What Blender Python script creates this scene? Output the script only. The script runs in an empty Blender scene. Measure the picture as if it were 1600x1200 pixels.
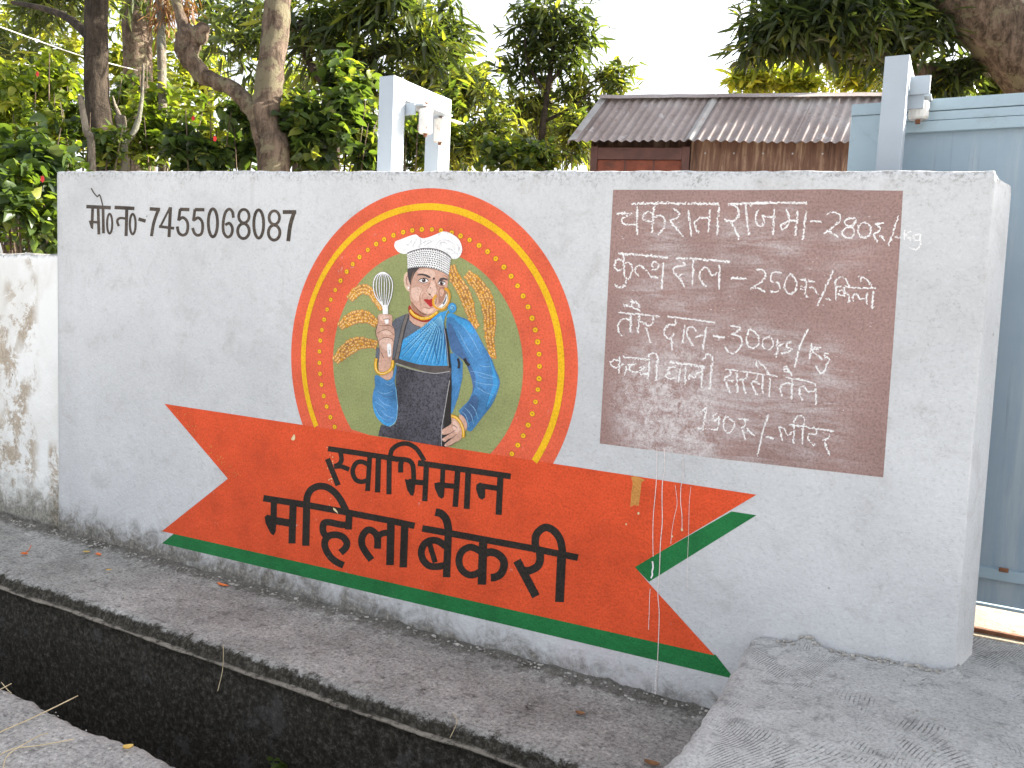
import bpy, bmesh, math, random
import numpy as np
from mathutils import Vector, Matrix, noise

# ------------------------------------------------------------------ camera, sky, sun, exposure
scene = bpy.context.scene
COL = scene.collection
CAM_R = np.array([[0.8747458, 0.4824404, 0.0455073],
                  [0.085334, -0.0609174, -0.9944884],
                  [-0.4770092, 0.8738079, -0.0944558]])   # rows: right, down, forward
CAM_P = np.array([0.0, 0.0, 1.44])
FOCAL = 1300.0                                            # in pixels of a 1600 px wide picture
cam_data = bpy.data.cameras.new('camera')
cam_data.sensor_width = 36.0
cam_data.lens = 36.0 * FOCAL / 1600.0
cam_data.clip_start = 0.05
cam_data.clip_end = 500.0
cam = bpy.data.objects.new('camera', cam_data)
COL.objects.link(cam)
_r, _d, _f = CAM_R
cam.matrix_world = Matrix(((_r[0], -_d[0], -_f[0], CAM_P[0]),
                           (_r[1], -_d[1], -_f[1], CAM_P[1]),
                           (_r[2], -_d[2], -_f[2], CAM_P[2]),
                           (0, 0, 0, 1)))
scene.camera = cam

SUN_EL, SUN_AZ = math.radians(26.5), math.radians(48.0)   # azimuth from +Y towards +X
world = bpy.data.worlds.new('World')
scene.world = world
world.use_nodes = True
wt = world.node_tree
sky = wt.nodes.new('ShaderNodeTexSky')
sky.sky_type = 'NISHITA'
sky.sun_disc = False
sky.sun_elevation = SUN_EL
sky.sun_rotation = SUN_AZ
sky.air_density = 1.0
sky.dust_density = 3.0
sky.ozone_density = 0.6
bg = wt.nodes['Background']
bg.inputs['Strength'].default_value = 0.105
haze = wt.nodes.new('ShaderNodeHueSaturation')            # the sky is milky with winter haze
haze.inputs['Saturation'].default_value = 0.30
wt.links.new(sky.outputs[0], haze.inputs['Color'])
wt.links.new(haze.outputs[0], bg.inputs['Color'])

sun_data = bpy.data.lights.new('sun', 'SUN')
sun_data.energy = 5.0
sun_data.angle = math.radians(0.5)
sun_data.color = (1.0, 0.93, 0.80)
sun = bpy.data.objects.new('sun', sun_data)
COL.objects.link(sun)
_sd = Vector((math.sin(SUN_AZ) * math.cos(SUN_EL), math.cos(SUN_AZ) * math.cos(SUN_EL), math.sin(SUN_EL)))
sun.rotation_euler = _sd.to_track_quat('Z', 'Y').to_euler()
sun.location = (6, 10, 12)

scene.view_settings.view_transform = 'Standard'
scene.view_settings.look = 'None'
scene.view_settings.gamma = 1.0
scene.view_settings.exposure = 2.26
scene.render.engine = 'CYCLES'
scene.cycles.max_bounces = 8
scene.cycles.use_denoising = True

# ------------------------------------------------------------------ helpers
def ray(px, py):
    d = np.array([(px - 800) / FOCAL, (py - 600) / FOCAL, 1.0])
    return d @ CAM_R

def on_y(px, py, Y):
    """World point where the sight line through a traced point meets the upright plane y = Y."""
    w = ray(px, py)
    return Vector(CAM_P + w * (Y / w[1]))

def far(px, py, depth):
    return Vector(CAM_P + ray(px, py) * depth)

WALL_Y = 2.9

def tag(o, label=None, cat=None, group=None, kind=None):
    if label: o['label'] = label
    if cat: o['category'] = cat
    if group: o['group'] = group
    if kind: o['kind'] = kind
    return o

def empty(name, loc, label, cat, group=None):
    o = bpy.data.objects.new(name, None)
    COL.objects.link(o)
    o.location = loc
    return tag(o, label, cat, group)

def link(name, me, mats, parent=None):
    for m in (mats if isinstance(mats, (list, tuple)) else [mats]):
        me.materials.append(m)
    o = bpy.data.objects.new(name, me)
    COL.objects.link(o)
    if parent is not None:
        o.parent = parent
        # meshes are written in world coordinates: cancel the parent's own offset
        o.matrix_parent_inverse = Matrix.Translation(-parent_offset(parent))
    return o

def parent_offset(p):
    return p.location.copy() if p.type == 'EMPTY' else Vector((0, 0, 0))

class MB:
    """Collects vertices and faces in world coordinates, then links them as one mesh object."""
    def __init__(self):
        self.v, self.f, self.m = [], [], []
    def add(self, vs, fs, mi=0):
        o = len(self.v)
        self.v += [tuple(p) for p in vs]
        self.f += [tuple(i + o for i in f) for f in fs]
        self.m += [mi] * len(fs)
        return self
    def box(self, lo, hi, mi=0, bevel=0.0):
        bm = bmesh.new()
        bmesh.ops.create_cube(bm, size=1.0)
        lo, hi = Vector(lo), Vector(hi)
        for v in bm.verts:
            v.co = Vector((lo[i] + (v.co[i] + .5) * (hi[i] - lo[i]) for i in range(3)))
        if bevel:
            bmesh.ops.bevel(bm, geom=bm.edges[:], offset=bevel, segments=2, affect='EDGES', profile=0.6)
        self.bm(bm, mi)
        return self
    def bm(self, bm, mi=0):
        bm.verts.index_update()
        self.add([v.co.copy() for v in bm.verts], [[v.index for v in f.verts] for f in bm.faces], mi)
        bm.free()
    def tube(self, pts, rad, sides=8, mi=0, rough=0.0, seed=0, cap=True):
        pts = [Vector(p) for p in pts]
        if not isinstance(rad, (list, tuple)): rad = [rad] * len(pts)
        vs, fs = [], []
        ref = Vector((0.31, 0.9, 0.17)).normalized()
        for i, p in enumerate(pts):
            t = (pts[min(i + 1, len(pts) - 1)] - pts[max(i - 1, 0)]).normalized()
            a = t.cross(ref)
            if a.length < 1e-3: a = t.cross(Vector((1, 0, 0)))
            a.normalize(); b = t.cross(a)
            for k in range(sides):
                th = 2 * math.pi * k / sides
                q = p + (a * math.cos(th) + b * math.sin(th)) * rad[i]
                if rough:
                    q = p + (q - p) * (1 + rough * noise.noise(q * (1.2 / max(rad[i], .01)) * .8 + Vector((seed, 0, 0))))
                vs.append(q)
        n = len(pts)
        for i in range(n - 1):
            for k in range(sides):
                k2 = (k + 1) % sides
                fs.append((i * sides + k, i * sides + k2, (i + 1) * sides + k2, (i + 1) * sides + k))
        if cap:
            fs.append(tuple(range(sides))[::-1]); fs.append(tuple((n - 1) * sides + k for k in range(sides)))
        self.add(vs, fs, mi)
        return self
    def build(self, name, mats, parent=None, smooth=False):
        me = bpy.data.meshes.new(name)
        me.from_pydata(self.v, [], self.f)
        me.polygons.foreach_set('material_index', self.m)
        if smooth:
            me.polygons.foreach_set('use_smooth', [True] * len(self.f))
        me.update()
        return link(name, me, mats, parent)

def spline(pts, n=6, closed=False):
    """Catmull-Rom through 2-D or 3-D points."""
    P = [np.array(p, float) for p in pts]
    m = len(P)
    if m < 3: return P
    out = []
    for i in range(m if closed else m - 1):
        if closed:
            p0, p1, p2, p3 = P[i - 1], P[i], P[(i + 1) % m], P[(i + 2) % m]
        else:
            p0, p1, p2, p3 = P[max(i - 1, 0)], P[i], P[i + 1], P[min(i + 2, m - 1)]
        for k in range(n):
            t = k / n
            out.append(.5 * (2 * p1 + (p2 - p0) * t + (2 * p0 - 5 * p1 + 4 * p2 - p3) * t * t + (3 * p1 - p0 - 3 * p2 + p3) * t ** 3))
    if not closed: out.append(P[-1])
    return out

# ------------------------------------------------------------------ materials
def lin(c):
    c = c / 255.0
    return c / 12.92 if c <= .04045 else ((c + .055) / 1.055) ** 2.4

def paint_rgb(r, g, b, k=0.86):
    """Paint pigment: the colour measured next to the grey wall, brought to the wall's own reflectance."""
    return (lin(r) * k, lin(g) * k, lin(b) * k, 1)

class NT:
    def __init__(self, name):
        self.m = bpy.data.materials.new(name)
        self.m.use_nodes = True
        self.t = self.m.node_tree
        self.b = self.t.nodes['Principled BSDF']
        self.c = self.t.nodes.new('ShaderNodeTexCoord').outputs['Object']
    def n(self, typ, **kw):
        nd = self.t.nodes.new(typ)
        for k, v in kw.items():
            setattr(nd, k, v)
        return nd
    def l(self, a, b): self.t.links.new(a, b)
    def map(self, scale=(1, 1, 1), rot=(0, 0, 0), src=None):
        mp = self.n('ShaderNodeMapping')
        mp.inputs['Scale'].default_value = scale
        mp.inputs['Rotation'].default_value = rot
        self.l(src or self.c, mp.inputs['Vector'])
        return mp.outputs[0]
    def noise(self, scale, detail=6, rough=.6, dist=0.0, vec=None):
        nd = self.n('ShaderNodeTexNoise')
        nd.inputs['Scale'].default_value = scale
        nd.inputs['Detail'].default_value = detail
        nd.inputs['Roughness'].default_value = rough
        nd.inputs['Distortion'].default_value = dist
        self.l(vec or self.c, nd.inputs['Vector'])
        return nd.outputs['Fac']
    def ramp(self, fac, stops):
        nd = self.n('ShaderNodeValToRGB')
        els = nd.color_ramp.elements
        while len(els) < len(stops): els.new(0.5)
        for e, (p, c) in zip(els, stops):
            e.position = p
            e.color = c if len(c) == 4 else (*c, 1)
        self.l(fac, nd.inputs[0])
        return nd.outputs['Color']
    def step(self, fac, a, b):
        nd = self.n('ShaderNodeMapRange', interpolation_type='SMOOTHSTEP')
        nd.inputs[1].default_value, nd.inputs[2].default_value = a, b
        self.l(fac, nd.inputs[0])
        return nd.outputs[0]
    def math(self, op, a, b=None):
        nd = self.n('ShaderNodeMath', operation=op)
        for i, x in enumerate((a, b)):
            if x is None: continue
            if isinstance(x, (int, float)): nd.inputs[i].default_value = x
            else: self.l(x, nd.inputs[i])
        return nd.outputs[0]
    def mix(self, fac, a, b, mode='MIX'):
        nd = self.n('ShaderNodeMix', data_type='RGBA', blend_type=mode)
        if isinstance(fac, (int, float)): nd.inputs[0].default_value = fac
        else: self.l(fac, nd.inputs[0])
        for i, x in ((6, a), (7, b)):
            if isinstance(x, tuple): nd.inputs[i].default_value = x if len(x) == 4 else (*x, 1)
            else: self.l(x, nd.inputs[i])
        return nd.outputs[2]
    def axis(self, i, src=None):
        nd = self.n('ShaderNodeSeparateXYZ')
        self.l(src or self.c, nd.inputs[0])
        return nd.outputs[i]
    def bump(self, h, strength, dist, prev=None):
        nd = self.n('ShaderNodeBump')
        nd.inputs['Strength'].default_value = strength
        nd.inputs['Distance'].default_value = dist
        self.l(h, nd.inputs['Height'])
        if prev is not None: self.l(prev, nd.inputs['Normal'])
        return nd.outputs[0]
    def done(self, col, rough=.8, normal=None, metal=0.0, spec=.3):
        if isinstance(col, tuple): self.b.inputs['Base Color'].default_value = col if len(col) == 4 else (*col, 1)
        else: self.l(col, self.b.inputs['Base Color'])
        if isinstance(rough, (int, float)): self.b.inputs['Roughness'].default_value = rough
        else: self.l(rough, self.b.inputs['Roughness'])
        self.b.inputs['Metallic'].default_value = metal
        self.b.inputs['Specular IOR Level'].default_value = spec
        if normal is not None: self.l(normal, self.b.inputs['Normal'])
        return self.m

def render_bump(t, k=1.0):
    """The rough render of the wall: shared by the bare wall and every paint on it."""
    g = t.noise(95, 3, .65)
    h = t.noise(24, 4, .6, .6)
    n1 = t.bump(h, .50 * k, .010)
    return t.bump(g, .55 * k, .0045, n1)

def mat_paint(name, rgb, var=.10, wear=0.0, wearcol=(.55, .53, .52), grain=.07):
    t = NT(name)
    c = paint_rgb(*rgb)
    big = t.noise(7, 5, .6)
    fine = t.noise(120, 3, .7)
    dark = tuple(x * (1 - 1.6 * var) for x in c[:3]); light = tuple(min(1, x * (1 + 1.1 * var) + .01 * var) for x in c[:3])
    col = t.ramp(big, [(.30, dark), (.5, c), (.72, light)])
    gr = t.ramp(fine, [(.34, (1 - 3.2 * grain,) * 3), (.5, (1, 1, 1)), (.68, (1 + 1.6 * grain,) * 3)])
    col = t.mix(1.0, col, gr, 'MULTIPLY')
    if wear:
        w = t.math('MULTIPLY', t.step(t.noise(26, 6, .75), .64, .72), t.step(t.noise(2.2, 3, .5), .48, .62))
        col = t.mix(t.math('MULTIPLY', w, wear), col, wearcol)
    return t.done(col, .75, render_bump(t), spec=.25)

def mat_wall():
    t = NT('grey_wall_paint')
    big = t.noise(1.3, 6, .62, .4)
    mid = t.noise(6.5, 6, .68, .5)
    base = t.ramp(big, [(.3, (.465, .468, .476)), (.5, (.545, .550, .562)), (.72, (.605, .610, .624))])
    base = t.mix(t.math('MULTIPLY', t.step(mid, .50, .72), .38), base, (.37, .355, .345))
    fine = t.noise(105, 3, .75)
    gr = t.ramp(fine, [(.28, (.74, .74, .74)), (.42, (.97, .97, .97)), (.58, (1.0, 1.0, 1.0)), (.74, (1.10, 1.10, 1.10))])
    col = t.mix(1.0, base, gr, 'MULTIPLY')
    # specks and scuffs
    vo = t.n('ShaderNodeTexVoronoi'); vo.inputs['Scale'].default_value = 9.0
    t.l(t.c, vo.inputs['Vector'])
    spk = t.math('MULTIPLY', t.step(vo.outputs['Distance'], .060, .035), t.step(t.noise(3.0, 2, .5), .52, .60))
    col = t.mix(t.math('MULTIPLY', spk, .7), col, (.12, .11, .10))
    # algae and mud that crept up from the ledge, ragged, mostly along the left half
    z = t.axis(2); x = t.axis(0)
    rag = t.noise(9, 8, .75, .8)
    creep = t.math('ADD', z, t.math('MULTIPLY', t.math('SUBTRACT', rag, .5), -.42))
    left = t.step(x, -.6, -3.6)
    lim = t.math('ADD', t.math('MULTIPLY', left, .085), .005)
    soil = t.step(t.math('SUBTRACT', creep, lim), .12, -.06)
    grime = t.ramp(t.noise(48, 7, .85), [(.40, (.022, .018, .012)), (.53, (.13, .11, .08)), (.66, (.42, .39, .34))])
    col = t.mix(t.math('MULTIPLY', soil, .85), col, grime)
    # weathered band below the coping
    top = t.math('SUBTRACT', t.math('ADD', z, t.math('MULTIPLY', x, .0358)), 1.905)
    band = t.math('MULTIPLY', t.step(t.math('ADD', top, t.math('MULTIPLY', t.math('SUBTRACT', t.noise(14, 6, .8), .5), .22)), -.06, .0), t.step(t.noise(60, 5, .8), .46, .60))
    col = t.mix(t.math('MULTIPLY', band, .62), col, (.16, .15, .14))
    # hairline cracks and flaked spots
    ck = t.math('ABSOLUTE', t.math('SUBTRACT', t.noise(2.3, 6, .62, .5), .5))
    ck = t.math('MULTIPLY', t.step(ck, .004, .001), t.math('MULTIPLY', t.step(t.noise(1.1, 2, .5), .55, .64), t.step(t.noise(12, 3, .6), .42, .56)))
    col = t.mix(t.math('MULTIPLY', ck, .30), col, (.24, .23, .22))
    fl = t.math('MULTIPLY', t.step(t.noise(30, 6, .8, .8), .66, .70), t.step(t.noise(2.0, 3, .6), .54, .64))
    col = t.mix(t.math('MULTIPLY', fl, .55), col, (.22, .21, .20))
    # long faint rain streaks under the coping
    stv = t.noise(1, 5, .6, .0, t.map((14, 1, .7)))
    stk = t.math('MULTIPLY', t.step(stv, .56, .72), t.step(z, .7, 1.7))
    col = t.mix(t.math('MULTIPLY', stk, .20), col, (.36, .35, .34))
    # a faint pink cast where the coloured wash ran near the ramp
    pk = t.math('MULTIPLY', t.step(z, .62, .25), t.step(t.noise(2.6, 3, .6), .47, .62))
    pk = t.math('MULTIPLY', pk, t.step(x, -1.9, -.9))
    col = t.mix(t.math('MULTIPLY', pk, .35), col, (.56, .46, .50))
    return t.done(col, .82, render_bump(t, 1.0), spec=.2)

def mat_white_wall():
    t = NT('old_whitewash')
    big = t.noise(2.2, 6, .65, .5)
    base = t.ramp(big, [(.3, (.66, .65, .62)), (.6, (.80, .80, .79))])
    z = t.axis(2); x = t.axis(0)
    peel = t.math('MULTIPLY', t.step(t.noise(5.5, 9, .78, .3), .47, .55), t.math('MULTIPLY', t.step(t.noise(2.1, 2, .5), .45, .54), t.step(x, -4.74, -4.86)))
    col0 = t.math('MULTIPLY', t.math('MULTIPLY', t.step(x, -4.70, -4.66), t.step(x, -4.575, -4.60)), t.math('MULTIPLY', t.step(z, .55, .45), t.step(t.noise(9, 7, .8, .4), .40, .52)))
    peel = t.math('MAXIMUM', peel, col0)
    brown = t.ramp(t.noise(40, 6, .8), [(.35, (.24, .18, .12)), (.6, (.46, .37, .27))])
    col = t.mix(t.math('MULTIPLY', peel, .85), base, brown)
    rag = t.noise(10, 8, .75, .8)
    soil = t.step(t.math('ADD', z, t.math('MULTIPLY', t.math('SUBTRACT', rag, .5), -.6)), .30, .06)
    col = t.mix(t.math('MULTIPLY', soil, .85), col, t.ramp(t.noise(55, 6, .8), [(.4, (.06, .055, .04)), (.65, (.36, .33, .27))]))
    vo = t.n('ShaderNodeTexVoronoi'); vo.inputs['Scale'].default_value = 11.0
    t.l(t.c, vo.inputs['Vector'])
    col = t.mix(t.math('MULTIPLY', t.step(vo.outputs['Distance'], .10, .05), t.step(t.noise(4, 2, .5), .5, .6)), col, (.2, .17, .14))
    tp = t.step(t.math('ADD', z, t.math('MULTIPLY', t.math('SUBTRACT', t.noise(18, 5, .8), .5), .10)), 1.585, 1.615)
    col = t.mix(t.math('MULTIPLY', tp, .75), col, (.09, .085, .08))
    return t.done(col, .85, render_bump(t, .9), spec=.2)

def mat_board():
    t = NT('brown_board_paint')
    c = paint_rgb(163, 134, 128)
    big = t.noise(5, 5, .6)
    col = t.ramp(big, [(.3, tuple(x * .86 for x in c[:3])), (.7, tuple(x * 1.08 for x in c[:3]))])
    x = t.axis(0); z = t.axis(2)
    # rubbed-out chalk: sideways smears, strongest through the middle and lower left
    sm = t.noise(1, 7, .72, .6, t.map((5, 1, 26), (0, math.radians(4), 0)))
    sm2 = t.noise(150, 3, .8)
    ctr = t.step(t.noise(2.6, 3, .6, .3), .38, .60)
    m = t.math('MULTIPLY', t.step(sm, .38, .66), ctr)
    m = t.math('MULTIPLY', m, t.step(sm2, .20, .60))
    inner = t.math('MULTIPLY', t.step(x, -1.19, -1.0), t.step(x, -.22, -.40))
    inner = t.math('MULTIPLY', inner, t.step(z, 1.86, 1.78))
    col = t.mix(t.math('MULTIPLY', t.math('MULTIPLY', m, inner), .85), col, (.54, .49, .49))
    # heavy dust patch low down
    px = t.math('SUBTRACT', x, -.93); pz = t.math('SUBTRACT', z, 1.10)
    rr = t.math('ADD', t.math('MULTIPLY', t.math('MULTIPLY', px, px), 1.0), t.math('MULTIPLY', t.math('MULTIPLY', pz, pz), .75))
    patch = t.math('MULTIPLY', t.step(rr, .075, .002), t.step(t.noise(26, 8, .85, .5), .40, .62))
    col = t.mix(t.math('MULTIPLY', patch, .85), col, (.66, .62, .62))
    gr = t.ramp(t.noise(120, 3, .7), [(.34, (.72, .72, .72)), (.5, (1, 1, 1)), (.68, (1.15, 1.15, 1.15))])
    col = t.mix(1.0, col, gr, 'MULTIPLY')
    return t.done(col, .85, render_bump(t), spec=.2)

def mat_concrete(name, lo, hi, moss=0.0, swirl=False, seed=0.0, crack=False):
    t = NT(name)
    v = t.map((1, 1, 1)); 
    big = t.noise(2.6 + seed, 7, .68, .3)
    fine = t.noise(70, 6, .82) if not swirl else t.noise(110, 4, .75)
    med = t.noise(16, 6, .7)
    col = t.ramp(big, [(.28, lo), (.72, hi)])
    col = t.mix(1.0, col, t.ramp(fine, [(.36, (.34,) * 3), (.48, (.98,) * 3), (.55, (1.06,) * 3), (.66, (1.75,) * 3)] if not swirl else [(.34, (.62,) * 3), (.48, (.98,) * 3), (.56, (1.04,) * 3), (.68, (1.3,) * 3)]), 'MULTIPLY')
    col = t.mix(t.math('MULTIPLY', t.step(med, .52, .66), .55), col, tuple(x * .45 for x in lo))
    col = t.mix(t.math('MULTIPLY', t.step(t.noise(38, 5, .8), .68, .74), .7), col, (.62, .60, .57))
    h = t.math('ADD', t.math('MULTIPLY', med, 1.0), t.math('MULTIPLY', fine, .6))
    nrm = t.bump(h, 1.0, .018)
    if moss:
        z = t.axis(2); y = t.axis(1)
        pale = t.math('MULTIPLY', t.step(t.noise(5, 6, .75), .55, .66), t.step(z, -.09, -.13))
        low = t.step(t.math('ADD', z, t.math('MULTIPLY', t.math('SUBTRACT', t.noise(13, 8, .85), .5), .10)), -.006, -.020)
        mossc = t.ramp(t.noise(45, 7, .85), [(.38, (.016, .014, .010)), (.52, (.055, .049, .038)), (.64, (.17, .155, .135))])
        mossc = t.mix(t.math('MULTIPLY', pale, .5), mossc, (.13, .125, .125))
        col = t.mix(low, col, mossc)
        lip = t.math('MULTIPLY', t.step(z, -.067, -.062), t.step(z, -.053, -.057))
        lip = t.math('MULTIPLY', lip, t.step(t.noise(24, 7, .9), .38, .54))
        col = t.mix(t.math('MULTIPLY', lip, .95), col, (.34, .30, .25))
        # ragged dark line where ledge and wall meet
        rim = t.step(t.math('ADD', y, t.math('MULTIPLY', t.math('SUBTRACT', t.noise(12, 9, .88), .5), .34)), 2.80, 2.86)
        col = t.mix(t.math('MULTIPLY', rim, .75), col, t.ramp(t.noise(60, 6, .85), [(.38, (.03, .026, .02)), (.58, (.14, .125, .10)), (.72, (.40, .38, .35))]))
    if swirl:
        # comb strokes dragged in S-curves through the wet screed
        wp = t.n('ShaderNodeTexNoise'); wp.inputs['Scale'].default_value = 1.7; wp.inputs['Detail'].default_value = 1.0
        t.l(t.c, wp.inputs['Vector'])
        sc = t.n('ShaderNodeVectorMath', operation='SCALE'); sc.inputs['Scale'].default_value = .44
        t.l(wp.outputs['Color'], sc.inputs[0])
        ad = t.n('ShaderNodeVectorMath', operation='ADD')
        t.l(t.c, ad.inputs[0]); t.l(sc.outputs[0], ad.inputs[1])
        wv = t.n('ShaderNodeTexWave', wave_type='BANDS', bands_direction='X')
        wv.inputs['Scale'].default_value = 29.0
        wv.inputs['Distortion'].default_value = 1.0
        wv.inputs['Detail'].default_value = 2.0
        wv.inputs['Detail Scale'].default_value = 2.0
        t.l(t.map((1.0, 1.0, .2), (0, 0, math.radians(20)), ad.outputs[0]), wv.inputs['Vector'])
        groove = t.math('MULTIPLY', t.step(wv.outputs['Fac'], .66, .95), t.step(t.noise(3.9, 4, .65, .8), .50, .60))
        groove = t.math('MULTIPLY', groove, t.step(t.noise(11, 4, .7), .34, .52))
        col = t.mix(t.math('MULTIPLY', groove, .80), col, (.10, .097, .093))
        nrm = t.bump(t.math('SUBTRACT', 1.0, groove), .4, .005, nrm)
    return t.done(col, .9, nrm, spec=.2)

def mat_plain(name, col, rough=.6, var=.15, scale=6, bump=0.0, bscale=40, stain=None, stain_amt=0.0, metal=0.0, sscale=3.0):
    t = NT(name)
    n1 = t.noise(scale, 5, .6)
    c = t.ramp(n1, [(.3, tuple(x * (1 - var) for x in col)), (.7, tuple(min(1, x * (1 + var)) for x in col))])
    if stain is not None:
        c = t.mix(t.math('MULTIPLY', t.step(t.noise(sscale, 8, .75, .4), .54, .66), stain_amt), c, (*stain, 1))
    nr = t.bump(t.noise(bscale, 5, .7), bump, .01) if bump else None
    return t.done(c, rough, nr, metal)

def mat_bark(name, lo, hi, lichen=None, zs=.25):
    t = NT(name)
    v = t.map((1, 1, zs))
    n1 = t.noise(16, 8, .75, .5, v)
    n2 = t.noise(5, 6, .7, .2)
    col = t.ramp(n1, [(.38, lo), (.5, tuple((a + b) / 2 for a, b in zip(lo, hi))), (.62, hi)])
    col = t.mix(t.math('MULTIPLY', t.step(t.noise(9, 7, .8, .6), .50, .60), .6), col, lo)
    if lichen: col = t.mix(t.math('MULTIPLY', t.step(n2, .50, .58), .75), col, (*lichen, 1))
    col = t.mix(t.math('MULTIPLY', t.step(t.noise(42, 5, .8), .62, .70), .6), col, tuple(min(1, x * 1.6) for x in hi))
    return t.done(col, .9, t.bump(t.math('ADD', n1, t.noise(30, 6, .8)), 1.0, .03), spec=.15)

def mat_leaf(name, lo, mid, hi, trans=.45, gloss=.42):
    m = bpy.data.materials.new(name)
    m.use_nodes = True
    t = m.node_tree
    b = t.nodes['Principled BSDF']; out = t.nodes['Material Output']
    at = t.nodes.new('ShaderNodeAttribute'); at.attribute_name = 'tint'
    rp = t.nodes.new('ShaderNodeValToRGB')
    e = rp.color_ramp.elements
    e.new(.5)
    for el, (p, c) in zip(e, ((0, lo), (.55, mid), (1, hi))):
        el.position = p; el.color = (*c, 1)
    t.links.new(at.outputs['Fac'], rp.inputs[0])
    t.links.new(rp.outputs[0], b.inputs['Base Color'])
    b.inputs['Roughness'].default_value = gloss
    b.inputs['Specular IOR Level'].default_value = .4
    tr = t.nodes.new('ShaderNodeBsdfTranslucent')
    hs = t.nodes.new('ShaderNodeMix'); hs.data_type = 'RGBA'; hs.blend_type = 'MULTIPLY'
    hs.inputs[0].default_value = 1.0
    hs.inputs[7].default_value = (1.75, 1.75, .42, 1)
    t.links.new(rp.outputs[0], hs.inputs[6])
    t.links.new(hs.outputs[2], tr.inputs[0])
    mx = t.nodes.new('ShaderNodeMixShader'); mx.inputs[0].default_value = trans
    t.links.new(b.outputs[0], mx.inputs[1]); t.links.new(tr.outputs[0], mx.inputs[2])
    t.links.new(mx.outputs[0], out.inputs['Surface'])
    return m

M_WALL, M_WHITE, M_BOARD = mat_wall(), mat_white_wall(), mat_board()
M_KERB = mat_concrete('mossy_concrete', (.24, .23, .212), (.56, .545, .515), moss=1.0)
M_SLAB = mat_concrete('broomed_concrete', (.42, .415, .405), (.64, .635, .625), swirl=True, seed=.4)
M_BANK = mat_concrete('pale_concrete', (.34, .33, .315), (.56, .54, .52), seed=.9)
M_MORTAR = mat_concrete('rough_mortar', (.22, .205, .18), (.46, .45, .43), seed=1.7)
M_SOIL = mat_plain('backyard_soil', (.30, .22, .15), .95, .3, 3, .8, 30, (.42, .36, .27), .7)
M_YARD = mat_plain('pale_yard_concrete', (.27, .225, .165), .9, .3, 5, .6, 50, (.09, .06, .04), .8, sscale=16)
M_DRAIN = mat_plain('drain_sludge', (.022, .02, .016), .45, .4, 5, .5, 30)
def mat_gate():
    t = NT('blue_grey_gate_paint')
    z = t.axis(2)
    c = t.ramp(t.noise(1.3, 6, .65, .3), [(.3, (.195, .26, .32)), (.7, (.262, .332, .392))])
    dust = t.noise(1, 6, .7, .2, t.map((7, 1, .5)))
    c = t.mix(t.math('MULTIPLY', t.step(dust, .50, .66), .42), c, (.42, .45, .46))
    c = t.mix(t.math('MULTIPLY', t.step(t.noise(1, 6, .75, .2, t.map((24, 1, 1.1))), .60, .70), .35), c, (.15, .17, .19))
    rust = t.math('MULTIPLY', t.step(t.noise(1, 7, .8, .3, t.map((16, 1, 3.2))), .60, .68), t.step(z, .95, .45))
    c = t.mix(t.math('MULTIPLY', rust, .9), c, (.23, .12, .06))
    c = t.mix(t.math('MULTIPLY', t.step(t.noise(20, 6, .8), .69, .73), .8), c, (.50, .52, .53))
    return t.done(c, .55, t.bump(t.noise(2.2, 4, .6), .35, .03))
M_GATE = mat_gate()
M_GATE_OLD = mat_plain('blue_grey_gate_paint', (.235, .315, .375), .5, .07, 2.2, .15, 22, (.27, .34, .39), .5, sscale=1.6)
M_GATE_RAIL = mat_plain('pale_gate_paint', (.29, .375, .43), .5, .07, 3, .12, 30, (.24, .29, .31), .5, sscale=9)
M_POST = mat_plain('pale_blue_post_paint', (.33, .375, .425), .5, .06, 4, .1, 40, (.33, .36, .38), .4, sscale=12)
M_RUST = mat_plain('rusty_steel', (.17, .075, .04), .85, .4, 18, .5, 60)
M_ROLLER = mat_plain('peeling_white_roller', (.56, .55, .53), .6, .1, 12, .3, 50, (.28, .14, .075), .85, sscale=16)

# ------------------------------------------------------------------ the setting
def grid(name, xs, ys, zf, mats, kind='structure', yf=None):
    mb = MB()
    vs = []
    for x in xs:
        for y in ys:
            p = zf(x, y)
            vs.append(p if isinstance(p, tuple) else (x, y, p))
    ny = len(ys)
    fs = [(i * ny + j, (i + 1) * ny + j, (i + 1) * ny + j + 1, i * ny + j + 1) for i in range(len(xs) - 1) for j in range(ny - 1)]
    mb.add(vs, fs)
    o = mb.build(name, mats, smooth=True)
    return tag(o, kind=kind)

def nz(x, y, z=0.0): return noise.noise(Vector((x, y, z)))
def fb(x, y, z=0.0): return noise.fractal(Vector((x, y, z)), .8, 2.1, 5)

# back yard earth, one sheet to the horizon; the front falls away into the drain and the lane
grid('ground', list(np.linspace(-70, 70, 71)), [3.12, 3.3] + list(np.linspace(4, 130, 64)), lambda x, y: (.30 if y < 6 else .30 + .05 * nz(x * .3, y * .3)) - .012, M_SOIL)
grid('yard_paving', list(np.linspace(-.62, 7, 60)), list(np.linspace(3.27, 9, 50)), lambda x, y: .346 + .004 * fb(x * 6, y * 6), M_YARD)
grid('lane', list(np.linspace(-70, 70, 36)), list(np.linspace(-90, .15, 24)), lambda x, y: -.03 + .01 * nz(x * .5, y * .5), M_BANK)

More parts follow.
